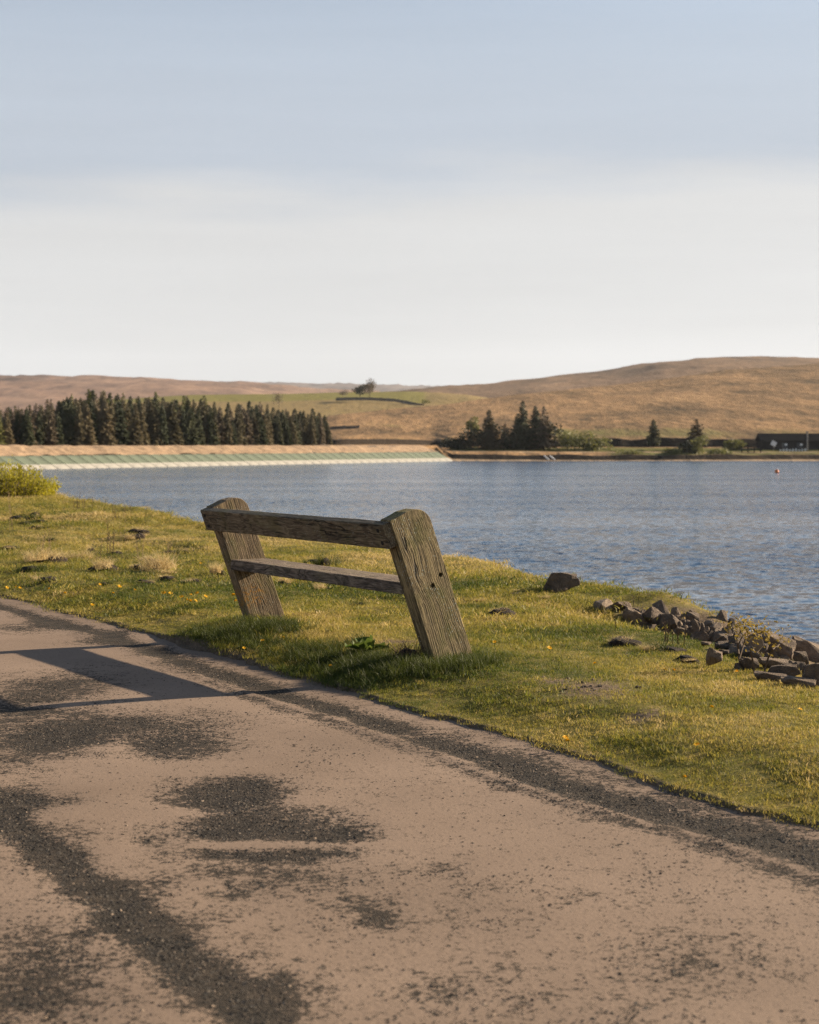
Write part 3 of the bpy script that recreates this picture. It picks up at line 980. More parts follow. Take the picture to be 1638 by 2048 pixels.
# panels
PW = 3.46
slope = math.atan2(2.05 + 0.0, 4.1)
bm = bmesh.new()
g = 0.10
th = 0.16
c_, s_ = math.cos(slope), math.sin(slope)
def slab(bm, a0, a1, mi):
    pts = []
    for (x, a, h) in ((g, a0, 0), (PW - g, a0, 0), (PW - g, a1, 0), (g, a1, 0), (g, a0, th), (PW - g, a0, th), (PW - g, a1, th), (g, a1, th)):
        pts.append(bm.verts.new((x, a * c_ - h * s_, a * s_ + h * c_)))
    for f in ((0, 3, 2, 1), (4, 5, 6, 7), (0, 1, 5, 4), (1, 2, 6, 5), (2, 3, 7, 6), (3, 0, 4, 7)):
        fc = bm.faces.new([pts[i] for i in f]); fc.material_index = mi
slab(bm, -1.6, 1.45, 1)
slab(bm, 1.45, 4.72, 0)
pme = bpy.data.meshes.new('panel')
bmesh.ops.recalc_face_normals(bm, faces=bm.faces)
bm.to_mesh(pme); bm.free()
pme.materials.append(M['panel_green']); pme.materials.append(M['panel_pale'])
n0 = int(math.floor(X0 / PW)) + 1
for i in range(n0, int(DLEN / PW) + 2):
    o = bpy.data.objects.new('panel', pme)
    COL.objects.link(o)
    o.parent = dam
    o.location = (i * PW, 0.0, rnd.uniform(-0.015, 0.015))

# ------------------------------------------------------------------ trees
def tube(bm, pts, radii, sides=5, mi=0):
    rings = []
    for i, p in enumerate(pts):
        p = Vector(p)
        d = (Vector(pts[min(i + 1, len(pts) - 1)]) - Vector(pts[max(i - 1, 0)])).normalized()
        a = d.orthogonal().normalized(); b = d.cross(a)
        rings.append([bm.verts.new(p + (a * math.cos(2 * math.pi * k / sides) + b * math.sin(2 * math.pi * k / sides)) * radii[i]) for k in range(sides)])
    for i in range(len(rings) - 1):
        for k in range(sides):
            f = bm.faces.new((rings[i][k], rings[i][(k + 1) % sides], rings[i + 1][(k + 1) % sides], rings[i + 1][k]))
            f.material_index = mi
    bm.faces.new(rings[-1])


def conifer_meshes(seed, width=0.2, low=0.12, dens=1.0, droop=0.35, ragged=0.35):
    """unit-height conifer: trunk mesh, crown mesh"""
    r = random.Random(seed)
    bm = bmesh.new()
    lean = (r.uniform(-.01, .01), r.uniform(-.01, .01))
    tube(bm, [(0, 0, -0.03), (lean[0], lean[1], 0.5), (lean[0] * 1.5, lean[1] * 1.5, 0.97)], [0.014, 0.009, 0.002], 5)
    tr = bpy.data.meshes.new('trunk'); bm.to_mesh(tr); bm.free()
    V = []; Fc = []
    z = low
    while z < 0.995:
        h = (z - low) / (1 - low)
        rad = width * (1 - h) ** 0.62 * (0.35 + 0.65 * min(1, h * 6 + 0.3)) + 0.008
        nb = max(3, int(dens * (4 + 7 * (1 - h))))
        ph = r.uniform(0, 6.28)
        for k in range(nb):
            if r.random() < 0.12: continue
            a = ph + 6.283 * k / nb + r.uniform(-.35, .35)
            rl = rad * r.uniform(1 - ragged, 1 + ragged * 0.6)
            ca, sa = math.cos(a), math.sin(a)
            w = rl * 0.32 + 0.006
            zz = z + r.uniform(-.012, .012)
            dz = -droop * rl * r.uniform(0.5, 1.3)
            for (t0, t1, wf) in ((0.05, 0.65, 1.0), (0.45, 1.0, 0.75)):
                b = len(V)
                x0, y0 = ca * rl * t0, sa * rl * t0
                x1, y1 = ca * rl * t1, sa * rl * t1
                tw = r.uniform(-.5, .5) * w
                V += [(x0, y0, zz + dz * t0 + 0.012), (x0 + (x1 - x0) * .6 - sa * w * wf, y0 + (y1 - y0) * .6 + ca * w * wf, zz + dz * (t0 + t1) / 2 - 0.02 + tw * .4),
                      (x1, y1, zz + dz * t1 + r.uniform(-.006, .012)), (x0 + (x1 - x0) * .6 + sa * w * wf, y0 + (y1 - y0) * .6 - ca * w * wf, zz + dz * (t0 + t1) / 2 - 0.02 - tw * .4)]
                Fc += [(b, b + 1, b + 2), (b, b + 2, b + 3)]
            # hanging spray
            b = len(V)
            t0 = r.uniform(0.3, 0.8)
            V += [(ca * rl * t0, sa * rl * t0, zz + dz * t0), (ca * rl * (t0 + .35), sa * rl * (t0 + .35), zz + dz), (ca * rl * (t0 + .15) - sa * w * .4, sa * rl * (t0 + .15) + ca * w * .4, zz + dz - 0.035 - 0.02 * r.random())]
            Fc.append((b, b + 1, b + 2))
        z += 0.026 + 0.012 * r.random()
    b = len(V)
    for k in range(4):
        a = k * 1.57
        V += [(0, 0, 1.0), (0.008 * math.cos(a), 0.008 * math.sin(a), 0.955), (0.008 * math.cos(a + 1.2), 0.008 * math.sin(a + 1.2), 0.955)]
        Fc.append((b + 3 * k, b + 3 * k + 1, b + 3 * k + 2))
    cr = mesh_np('crown', V, Fc)
    return tr, cr


def leaf_cloud(seed, blobs, n, size, flat=0.5, hang=False):
    """leaf-sized faces spread through a few ragged volumes; blobs: (x,y,z,rx,ry,rz)"""
    r = random.Random(seed)
    V = []; Fc = []
    vol = [b[3] * b[4] * b[5] for b in blobs]
    for _ in range(n):
        bl = r.choices(blobs, vol)[0]
        while True:
            p = Vector((r.uniform(-1, 1), r.uniform(-1, 1), r.uniform(-1, 1)))
            if 0.15 < p.length < 1: break
        p = p * (0.55 + 0.45 * r.random()) if r.random() < 0.3 else p.normalized() * (0.72 + 0.35 * r.random())
        c = Vector((bl[0] + p.x * bl[3], bl[1] + p.y * bl[4], bl[2] + p.z * bl[5]))
        d = Vector((r.uniform(-1, 1), r.uniform(-1, 1), r.uniform(-1, 1) * flat + (-.5 if hang else 0.2))).normalized()
        e = d.orthogonal().normalized()
        e = Matrix.Rotation(r.uniform(0, 6.28), 3, d) @ e
        s = size * r.uniform(0.6, 1.4)
        b = len(V)
        V += [c - d * s * .5, c + e * s * .32, c + d * s * .6, c - e * s * .32]
        Fc += [(b, b + 1, b + 2), (b, b + 2, b + 3)]
    return mesh_np('crown', V, Fc)


def limbs_mesh(seed, h, n, spread, r0):
    r = random.Random(seed)
    bm = bmesh.new()
    tube(bm, [(0, 0, -0.3), (0.02 * h, 0, h * .35), (0, 0.02 * h, h * .7)], [r0, r0 * .8, r0 * .4], 6)
    for k in range(n):
        a = 6.28 * k / n + r.uniform(-.4, .4)
        z0 = h * r.uniform(.28, .55)
        l = spread * r.uniform(.6, 1)
        tube(bm, [(0, 0, z0), (math.cos(a) * l * .5, math.sin(a) * l * .5, z0 + h * .18), (math.cos(a) * l, math.sin(a) * l, z0 + h * .32)], [r0 * .45, r0 * .3, r0 * .1], 4)
    me = bpy.data.meshes.new('trunk'); bm.to_mesh(me); bm.free()
    return me


CON = [conifer_meshes(100 + i, w, lo, de, dr) for i, (w, lo, de, dr) in enumerate(
    [(0.135, .03, 1.2, .45), (0.12, .05, 1.2, .55), (0.15, .03, 1.3, .4), (0.11, .08, 1.1, .6), (0.13, .05, 1.1, .5), (0.105, .03, 1.2, .4)])]
CON_B = [conifer_meshes(140 + i, w, lo, .75, .45, .5) for i, (w, lo) in enumerate([(0.12, .06), (0.135, .1), (0.105, .12)])]


def conifer(px, r, ytop, ybase, kind, label, group=None, widen=1.0, name='conifer_tree'):
    base = at(px, ybase, r)
    h = (ybase - ytop) / F * r
    mats = {'dark': 'spruce_dark', 'spruce': 'spruce', 'larch': 'larch', 'brown': 'brown_spruce'}[kind]
    tr, cr = rnd.choice(CON_B if kind in ('brown', 'larch') else CON)
    t = empty(name, base, rnd.uniform(0, 6.28))
    t.scale = (h * widen, h * widen, h)
    tag(t, label, 'tree', group)
    key = cr.name + mats
    cm = CACHE.get(key)
    if cm is None:
        cm = cr.copy(); cm.materials.clear(); cm.materials.append(M[mats]); CACHE[key] = cm
    if not tr.materials: tr.materials.append(M['bark'])
    for nm, me in (('trunk', tr), ('crown', cm)):
        o = bpy.data.objects.new(nm, me)
        COL.objects.link(o)
        o.parent = t
    return t


CACHE = {}
TOPX = [-260, -120, 0, 60, 130, 165, 185, 230, 262, 330, 372, 402, 432, 482, 515, 555, 600, 625, 655, 668]
TOPY = [808, 806, 806, 799, 790, 780, 777, 781, 785, 784, 790, 786, 804, 802, 794, 812, 815, 812, 826, 850]
KLAB = {'dark': 'dark green conifer in the plantation behind the dam', 'spruce': 'brownish green conifer in the plantation behind the dam',
        'brown': 'bare brown conifer in the plantation behind the dam', 'larch': 'pale green larch in the plantation behind the dam'}
for row, (back, n, jit, lift) in enumerate(((14, 92, 3, 15), (21, 88, 4, 9), (29, 66, 4, 3), (38, 50, 5, 0))):
    for i in range(n):
        px = -330 + (662 + 330) * (i + 0.5 + rnd.uniform(-.38, .38)) / n
        if row == 3 and px > 640: continue
        r = dam_r(px) + back + rnd.uniform(-jit, jit)
        yt = float(np.interp(px, TOPX, TOPY)) + lift + 9 * float(fbm(np.array([px / 22.0]), np.array([row * 3.1]), 501, 2)[0]) + abs(rnd.gauss(0, 8)) * (1.0 if rnd.random() < .8 else 0.2)
        u = rnd.random()
        if 170 < px < 380 and row >= 2:
            kind = 'larch' if u < .3 else ('dark' if u < .65 else 'spruce')
        else:
            kind = 'brown' if u < .16 else ('spruce' if u < .60 else ('dark' if u < .95 else 'larch'))
        conifer(px, r, yt, 895, kind, KLAB[kind], KLAB[kind].replace('conifer in', 'conifers in').replace('larch in', 'larches in'), rnd.uniform(1.3, 2.0))


def broadleaf(name, label, cat, loc, h, w, n, size, mat, trunk=True, group=None, seed=1, squash=1.0, low=0.2):
    r = random.Random(seed)
    t = empty(name, loc, r.uniform(0, 6.28))
    tag(t, label, cat, group)
    bl = []
    for k in range(9):
        a = r.uniform(0, 6.28); q = r.uniform(0, .36) * w
        bl.append((math.cos(a) * q, math.sin(a) * q, h * r.uniform(low + .18, .84), w * r.uniform(.24, .38), w * r.uniform(.24, .38), h * r.uniform(.16, .28) * squash))
    link_mesh('crown', leaf_cloud(seed, bl, n, size), M[mat], t)
    link_mesh('trunk' if trunk else 'stems', limbs_mesh(seed, h, 6, w * .35, max(.05, h * .02)), M['twig'], t)
    return t


# trees on the pasture knoll
broadleaf('dark_tree', 'dark round tree beside the pale tree by the field wall on the knoll', 'tree', at(720, 797, 1010), 9.5, 9.5, 900, .8, 'dark_leaf', seed=21)
broadleaf('pale_tree', 'pale half bare tree beside the dark tree by the field wall on the knoll', 'tree', at(739, 797, 1000), 11.0, 8.5, 900, .7, 'bare_twigs', seed=22)
broadleaf('bare_tree', 'small bare brown tree on the edge of the green pasture', 'tree', at(685, 796, 1030), 5.6, 7, 420, .5, 'bare_twigs', seed=23)
broadleaf('lone_tree', 'small bare tree just above the plantation', 'tree', at(558, 813, 940), 7.0, 6.4, 420, .5, 'bare_twigs', seed=24)
broadleaf('moor_shrub', 'dull green shrub beside the end of the field wall', 'shrub', at(852, 811, 960), 3.6, 5.5, 240, .6, 'pale_leaf', seed=25, trunk=False)

# field wall along the knoll
fw = [(672, 798.2, 1006), (690, 797.5, 1004), (740, 797.0, 1000), (790, 800, 992), (830, 808, 975), (848, 811, 968)]
bm = bmesh.new()
pv = None
for i in range(61):
    u = i / 60 * (len(fw) - 1)
    k = min(int(u), len(fw) - 2); f = u - k
    q = [fw[k][j] * (1 - f) + fw[k + 1][j] * f for j in range(3)]
    p = at(*q)
    hgt = 0.75 + rnd.uniform(-.15, .2)
    cur = [bm.verts.new(p + Vector(o)) for o in ((0, -.4, -1.0), (0, -.25, hgt), (0, .25, hgt), (0, .4, -1.0))]
    if pv:
        for j in range(3):
            bm.faces.new((pv[j], cur[j], cur[j + 1], pv[j + 1]))
    else:
        bm.faces.new(cur)
    pv = cur
bm.faces.new(pv)
tag(bm_obj('field_wall', bm, M['wall_stone']), 'dark dry stone wall winding along the grassy knoll', 'wall')
bm = bmesh.new(); pv = None
for i in range(15):
    p = at(660 + 4.2 * i, 855.5 - .18 * i, 560)
    cur = [bm.verts.new(p + Vector(o)) for o in ((0, -.3, -1.5), (0, -.2, .35 + rnd.uniform(-.1, .15)), (0, .2, .35), (0, .3, -1.5))]
    for j in range(3):
        if pv: bm.faces.new((pv[j], cur[j], cur[j + 1], pv[j + 1]))
    pv = cur
tag(bm_obj('field_wall', bm, M['wall_stone']), 'short dark wall on the brown slope just beyond the end of the plantation', 'wall')

# far shore trees
SH = 'conifers of the clump on the far shore'
conifer(978, 452, 819, 899, 'spruce', 'slim brownish conifer standing alone at the clump\'s edge nearest the dam', widen=2.0)
conifer(1046, 452, 800, 899, 'dark', 'tallest dark conifer of the clump on the far shore', widen=1.7)
conifer(1035, 455, 826, 899, 'dark', 'short wide dark conifer under the tallest one of the far shore clump', widen=2.4)
conifer(1071, 455, 811, 899, 'dark', 'dark conifer between the tallest and the brown one of the far shore clump', widen=1.9)
conifer(1088, 451, 813, 899, 'brown', 'brown half dead conifer at the clump\'s edge beside the pale bushes', widen=2.1)
conifer(1010, 455, 846, 899, 'brown', 'small brown conifer in the gap between the lone and the tallest conifer', widen=2.0)
conifer(1307, 452, 838, 893, 'dark', 'single dark conifer standing before the peat bank', widen=2.8)
conifer(1393, 453, 838, 893, 'brown', 'single broad brown conifer standing before the peat bank', widen=3.4)
for i, (px, yb, hh, ww, mat, lab) in enumerate((
        (948, 900, 4.5, 6.5, 'dark_leaf', 'low dark bush at the end of the conifer clump near the dam'),
        (985, 900, 5.0, 7.0, 'dark_leaf', 'dark bush under the slim lone conifer of the clump'),
        (1020, 900, 5.2, 7.0, 'dark_leaf', 'dark bush filling the gap in the middle of the conifer clump'),
        (1058, 900, 5.0, 7.0, 'dark_leaf', 'dark bush at the foot of the tallest conifer'),
        (1098, 900, 5.5, 6.0, 'dark_leaf', 'dark bush at the foot of the brown half dead conifer'),
        (1135, 901, 5.0, 7.0, 'pale_leaf', 'pale green bush touching the conifer clump'),
        (1168, 901, 4.6, 7.0, 'pale_leaf', 'pale green bush in the middle of the pale row on the far shore'),
        (1196, 901, 4.2, 6.0, 'pale_leaf', 'pale green bush at the end of the pale row next to the peat bank'),
        (905, 903, 2.6, 5.5, 'dark_leaf', 'low dark bush right beside the end of the dam'),
        (928, 902, 3.2, 5.0, 'dark_leaf', 'low dark bush second from the end of the dam'),
        (948, 870, 4.2, 3.6, 'pale_leaf', 'small pale green bush high on the slope behind the clump'),
        (1393, 917, 4.6, 4.2, 'pale_leaf', 'pale green shrub on the shore below the broad brown conifer'),
        (1378, 915, 3.2, 3.2, 'dark_leaf', 'small dark shrub on the shore below the broad brown conifer'),
        (1345, 913, 1.8, 4.6, 'pale_leaf', 'low pale shrub on the far shore beside the shrub pair'),
        (1440, 914, 2.2, 6.5, 'pale_leaf', 'wide low green shrub on the far shore beside the jetty'),
        (1470, 898, 2.2, 5.0, 'pale_leaf', 'low green mound of scrub beside the dark building'),
        (1265, 912, 1.6, 6.0, 'pale_leaf', 'low strip of scrub on the far shore under the peat bank'))):
    rr = 452 if yb < 905 else 434
    if yb == 870: rr = 500
    broadleaf('shore_bush', lab, 'bush', at(px, yb, rr), hh * (1.35 if mat == 'dark_leaf' else 1.2), ww * 1.3, 800, .6, mat, trunk=False, group='bushes on the far shore', seed=300 + i, low=-0.05)

# dark building on the far shore
bl = at(1524, 899, 452)
bd = empty('boathouse', bl, R(-3))
tag(bd, 'long low dark building with a dark roof on the far shore', 'building')
bm = bmesh.new(); box_bm(bm, 0, 32, 0, 9, -1.5, 2.3); bm_obj('wall', bm, M['dark_board'], bd)
bm = bmesh.new()
rv = [bm.verts.new(p) for p in ((-.5, -.6, 2.25), (32.5, -.6, 2.25), (32.5, 4.5, 4.3), (-.5, 4.5, 4.3), (-.5, 9.6, 2.25), (32.5, 9.6, 2.25))]
bm.faces.new((rv[0], rv[1], rv[2], rv[3])); bm.faces.new((rv[3], rv[2], rv[5], rv[4])); bm.faces.new((rv[0], rv[3], rv[4])); bm.faces.new((rv[1], rv[5], rv[2])); bm.faces.new((rv[0], rv[4], rv[5], rv[1]))
bm_obj('roof', bm, M['slate'], bd)
for wx_ in (5.9, 9.9, 17.5, 22.5):
    bm = bmesh.new(); box_bm(bm, wx_ - .75, wx_ + .75, -.07, .0 - .004, .5, 1.75); w = bm_obj('window', bm, M['glass'], bd)
    bm = bmesh.new(); box_bm(bm, wx_ + .05, wx_ + .7, -.13, -.075, 1.05, 1.55); bm_obj('blind', bm, M['white'], w)
for i in range(9):
    p = at(1561 + i * 6.2, 899.5, 448)
    bm = bmesh.new(); box_bm(bm, -.22, .22, -.1, .1, -.4, .12 + .1 * (i % 3))
    o = bm_obj('white_post', bm, M['white']); o.location = p
    tag(o, 'short white post in the row before the dark building', 'post', 'white posts before the dark building')
# white square board standing askew by the building
bm = bmesh.new(); box_bm(bm, -.68, .68, -.05, .05, -.62, .62)
bx = empty('notice_board', at(1547.5, 897, 446)); tag(bx, 'tilted white square board in front of the dark building', 'sign')
o = bm_obj('board', bm, M['white'], bx); o.location = (0, 0, 1.3); o.rotation_euler = (0, R(28), 0)
bm = bmesh.new(); tube(bm, [(0, .12, -.4), (0, .12, 1.5)], [.05, .05], 6); bm_obj('post', bm, M['grey_post'], bx)
# mast
mst = empty('mast', at(1614.5, 897.5, 447)); tag(mst, 'grey mast standing in front of the dark building', 'mast')
bm = bmesh.new(); tube(bm, [(0, 0, -.5), (0, 0, 4.4)], [.17, .15], 8); bm_obj('pole', bm, M['grey_post'], mst)
bm = bmesh.new(); box_bm(bm, -.35, .35, -.2, .2, 4.3, 4.55); bm_obj('cap', bm, M['grey_post'], mst)
# jetty rails left of the building
jt = empty('jetty', at(1480, 905, 440)); tag(jt, 'dark timber jetty ramp going down to the shore', 'jetty')
bm = bmesh.new(); box_bm(bm, 0, 5.6, -.8, .8, 0.55, .8); bm_obj('deck', bm, M['dark_board'], jt)
for i in range(4):
    bm = bmesh.new(); box_bm(bm, .2 + i * 1.6, .45 + i * 1.6, -.75, -.5, -2, 1.5); bm_obj('post', bm, M['dark_board'], jt)
bm = bmesh.new(); box_bm(bm, -.1, 5.7, -.83, -.72, 1.35, 1.5); bm_obj('rail', bm, M['dark_board'], jt)
# pale logs on the shore
for i, px in enumerate((1093, 1105)):
    p = at(px, 917.5, 426.5)
    bm = bmesh.new(); tube(bm, [(-.5, 1.4, .75), (0, 0.2, .25), (.55, -1.2, -.2)], [.14, .16, .14], 6)
    o = bm_obj('pale_log', bm, M['white']); o.location = p
    tag(o, ('pale log on the far shore, the one nearer the dam' if i == 0 else 'pale log on the far shore, the one nearer the dark building'), 'log', 'pale logs on the far shore')
# buoy
by = empty('buoy', at(1553.5, 944.5, F * (HC - WZ) / (946 - HY)) + Vector((0, 0, -.0)))
tag(by, 'small orange buoy floating on the water', 'buoy')
bm = bmesh.new(); bmesh.ops.create_uvsphere(bm, u_segments=16, v_segments=10, radius=.31)
o = bm_obj('float', bm, M['orange'], by, True); o.location = (0, 0, .12)
bm = bmesh.new(); bmesh.ops.create_cone(bm, segments=10, radius1=.09, radius2=.06, depth=.16, cap_ends=True)
o = bm_obj('top_fitting', bm, M['white'], by); o.location = (.12, -.12, .40); o.rotation_euler = (R(35), R(25), 0)

# ------------------------------------------------------------------ bench
GB = 0.125
BENCH_A.z = GB
bench = empty('park_bench', BENCH_A, BENCH_ROT)
tag(bench, 'weathered timber bench leaning back beside the path, facing the water', 'bench')
TH = R(20.0)
LT, LW = 0.118, 0.252


def leg_mesh(y0, top=0.848, seed=0, holes=None):
    """plank standing on local Z; width on X, thickness on Y"""
    r = random.Random(seed)
    out = [(0, -.35), (LW, -.35)]
    rad = 0.105
    cx, cz = LW - rad, top - rad
    out += [(LW, z) for z in np.linspace(-.1, cz - .02, 12)]
    out += [(cx + rad * math.cos(a), cz + rad * math.sin(a)) for a in np.linspace(0, math.pi / 2, 10)]
    out += [(x, top - .004 * math.sin(x * 40)) for x in (0.11, 0.07, 0.03)]
    out += [(0.004, top - .003), (0.0, top - .012)]
    out += [(0, z) for z in np.linspace(top - .08, -.1, 12)]
    bm = bmesh.new()
    a = [bm.verts.new((x, 0, z)) for x, z in out]
    f = bm.faces.new(a)
    ext = bmesh.ops.extrude_face_region(bm, geom=[f])
    for v in ext['geom']:
        if isinstance(v, bmesh.types.BMVert): v.co.y += LT
    bmesh.ops.recalc_face_normals(bm, faces=bm.faces)
    es = [e for e in bm.edges if len(e.link_faces) == 2 and e.calc_face_angle(0) > R(60)]
    bmesh.ops.bevel(bm, geom=es, offset=.005, segments=2, affect='EDGES', profile=.6)
    return bm


def add_leg(y0, mat, seed, holes=()):
    bm = leg_mesh(0, seed=seed)
    o = bm_obj('leg', bm, mat, bench)
    o.location = (0, y0, 0)
    o.rotation_euler = (0, -TH, 0)
    if holes:
        cut = bmesh.new()
        for hx, hz in holes:
            g_ = bmesh.ops.create_cone(cut, segments=18, radius1=.0135, radius2=.0135, depth=.09, cap_ends=True)
            bmesh.ops.rotate(cut, verts=g_['verts'], cent=(0, 0, 0), matrix=Matrix.Rotation(R(90), 3, 'X'))
            bmesh.ops.translate(cut, verts=g_['verts'], vec=(hx, 0.0, hz))
        cme = bpy.data.meshes.new('cutter'); cut.to_mesh(cme); cut.free()
        co = bpy.data.objects.new('cutter', cme); COL.objects.link(co)
        co.parent = bench
        co.location = o.location; co.rotation_euler = o.rotation_euler
        md = o.modifiers.new('holes', 'BOOLEAN'); md.object = co; md.operation = 'DIFFERENCE'; md.solver = 'EXACT'
        bpy.context.view_layer.update()
        dg = bpy.context.evaluated_depsgraph_get()
        nm = bpy.data.meshes.new_from_object(o.evaluated_get(dg))
        o.modifiers.clear()
        o.data = nm
        bpy.data.objects.remove(co)
        for hx, hz in holes:
            bm = bmesh.new()
            bmesh.ops.create_cone(bm, segments=6, radius1=.010, radius2=.009, depth=.012, cap_ends=True)
            b = bm_obj('bolt', bm, M['iron'], o)
            b.location = (hx, .036, hz); b.rotation_euler = (R(90), 0, 0)
    return o


near_leg = add_leg(0.0, M['leg_wood'], 1, [(0.135, 0.395), (0.205, 0.432)])
far_leg = add_leg(BLEN, M['far_leg_wood'], 2)


def plank(x0, x1, y0, y1, z0, z1, seg=40, wob=.002, seed=0, bev=.006):
    bm = bmesh.new()
    box_bm(bm, x0, x1, y0, y1, z0, z1)
    bmesh.ops.recalc_face_normals(bm, faces=bm.faces)
    bmesh.ops.bevel(bm, geom=list(bm.edges), offset=bev, segments=2, affect='EDGES', profile=.6)
    es = [e for e in bm.edges if abs(e.verts[0].co.y - e.verts[1].co.y) > .5]
    bmesh.ops.subdivide_edges(bm, edges=es, cuts=seg, use_grid_fill=True)
    r = random.Random(seed)
    for v in bm.verts:
        n1 = float(vnoise(v.co.y * 3 + seed, v.co.x * 9 + seed, 5)); n2 = float(vnoise(v.co.y * 4 + seed, v.co.z * 9 - seed, 6))
        v.co.x += n1 * wob * 2; v.co.z += n2 * wob * 2
    return bm


back = bm_obj('backrest', plank(-.052, .004, .012, BLEN + LT - .004, .690, .838, 50, .002, 3, .007), M['rail_wood'], bench)
back.rotation_euler = (0, -TH, 0)
for yy in (.075, BLEN + .055):
    for zz in (.725, .800):
        bm = bmesh.new()
        bmesh.ops.create_cone(bm, segments=10, radius1=.012, radius2=.012, depth=.006, cap_ends=True)
        b = bm_obj('bolt', bm, M['hole'], back)
        b.location = (-.0535, yy + (zz - .76) * .1, zz); b.rotation_euler = (0, R(90), 0)
seat = bm_obj('seat', plank(-.150, .115, LT - .015, BLEN + .015, .362, .432, 50, .002, 9, .007), M['seat_wood'], bench)

# ------------------------------------------------------------------ blades
def blade_mesh(name, n, rad, hmin, hmax, w, lean, seed, mat, curl=0.5, segs=2):
    r = random.Random(seed)
    V = []; Fc = []
    for _ in range(n):
        a = r.uniform(0, 6.283); q = rad * math.sqrt(r.random())
        bx_, by_ = math.cos(a) * q, math.sin(a) * q
        h = r.uniform(hmin, hmax)
        da = r.uniform(0, 6.283)
        l = h * lean * r.uniform(.2, 1.2)
        dx, dy = math.cos(da) * l, math.sin(da) * l
        fa = r.uniform(0, 6.283)
        wx_, wy_ = math.cos(fa) * w * r.uniform(.7, 1.3), math.sin(fa) * w * r.uniform(.7, 1.3)
        b = len(V)
        for k in range(segs + 1):
            t = k / segs
            cx_, cy_, cz_ = bx_ + dx * t ** (1 + curl), by_ + dy * t ** (1 + curl), h * t * (1 - .25 * lean * t) - .008
            ww = 1 - t * .95 if k < segs else 0
            if k < segs:
                V += [(cx_ - wx_ * ww, cy_ - wy_ * ww, cz_), (cx_ + wx_ * ww, cy_ + wy_ * ww, cz_)]
            else:
                V.append((cx_, cy_, cz_))
        for k in range(segs):
            if k < segs - 1:
                Fc += [(b + 2 * k, b + 2 * k + 1, b + 2 * k + 3), (b + 2 * k, b + 2 * k + 3, b + 2 * k + 2)]
            else:
                Fc.append((b + 2 * k, b + 2 * k + 1, b + 2 * k + 2))
    me = mesh_np(name, V, Fc)
    me.materials.append(mat)
    return me


def instancer(name, protos, pts, rots, scls, idx, tint, label):
    """one stuff object: clumps of blades set on points"""
    coll = bpy.data.collections.new(name + '_clumps')
    for i, me in enumerate(protos):
        o = bpy.data.objects.new('%s_clump_%02d' % (name, i), me)
        coll.objects.link(o)
    me = bpy.data.meshes.new(name)
    n = len(pts)
    me.vertices.add(n)
    me.vertices.foreach_set('co', np.asarray(pts, np.float32).reshape(-1))
    add_attr(me, 'scl', scls)
    add_attr(me, 'tint', tint)
    a = me.attributes.new('rot', 'FLOAT_VECTOR', 'POINT'); a.data.foreach_set('vector', np.asarray(rots, np.float32).reshape(-1))
    a = me.attributes.new('idx', 'INT', 'POINT'); a.data.foreach_set('value', np.asarray(idx, np.int32))
    ob = bpy.data.objects.new(name, me)
    COL.objects.link(ob)
    ng = bpy.data.node_groups.new(name + '_nodes', 'GeometryNodeTree')
    ng.interface.new_socket('Geometry', in_out='INPUT', socket_type='NodeSocketGeometry')
    ng.interface.new_socket('Geometry', in_out='OUTPUT', socket_type='NodeSocketGeometry')
    nd = ng.nodes
    gi = nd.new('NodeGroupInput'); go = nd.new('NodeGroupOutput')
    ci = nd.new('GeometryNodeCollectionInfo'); ci.inputs['Collection'].default_value = coll
    ci.inputs['Separate Children'].default_value = True; ci.inputs['Reset Children'].default_value = True
    ip = nd.new('GeometryNodeInstanceOnPoints'); ip.inputs['Pick Instance'].default_value = True
    def na(nm, ty):
        q = nd.new('GeometryNodeInputNamedAttribute'); q.data_type = ty; q.inputs['Name'].default_value = nm
        return q.outputs['Attribute']
    lk = ng.links.new
    m2p = nd.new('GeometryNodeMeshToPoints')
    lk(gi.outputs[0], m2p.inputs['Mesh'])
    lk(m2p.outputs['Points'], ip.inputs['Points'])
    lk(ci.outputs[0], ip.inputs['Instance'])
    lk(na('idx', 'INT'), ip.inputs['Instance Index'])
    e2r = nd.new('FunctionNodeEulerToRotation')
    lk(na('rot', 'FLOAT_VECTOR'), e2r.inputs[0])
    lk(e2r.outputs[0], ip.inputs['Rotation'])
    lk(na('scl', 'FLOAT'), ip.inputs['Scale'])
    lk(ip.outputs[0], go.inputs[0])
    md = ob.modifiers.new('clumps', 'NODES'); md.node_group = ng
    tag(ob, label, kind='stuff')
    return ob


gi_ = rng.integers(0, QX.shape[0] - 1, 900000); gj_ = rng.integers(4, QX.shape[1] - 1, 900000)
fa, fb = rng.random(len(gi_)), rng.random(len(gi_))
def lerp2(A):
    a = A[gi_, gj_] * (1 - fb) + A[gi_, gj_ + 1] * fb
    b = A[gi_ + 1, gj_] * (1 - fb) + A[gi_ + 1, gj_ + 1] * fb
    return a * (1 - fa) + b * fa
gx, gy, gzz, gw = lerp2(QX), lerp2(QY), lerp2(zp), lerp2(wear)
gpx = CX + F * gx / np.maximum(gy, .5)
clump = fbm(gx * 5, gy * 5, 451, 3)
kp = (gy > 3.4) & (gy < 10.5) & (gpx > -120) & (gpx < 1760) & (rng.random(len(gx)) < (.045 + .62 * sstep(.25, .85, gw + .9 * clump + .35 * fbm(gx * 22, gy * 22, 461, 2))) * np.clip(6.5 / gy, .35, 1))
gx, gy, gzz, gw = gx[kp], gy[kp], gzz[kp], gw[kp]
print('grit', len(gx))
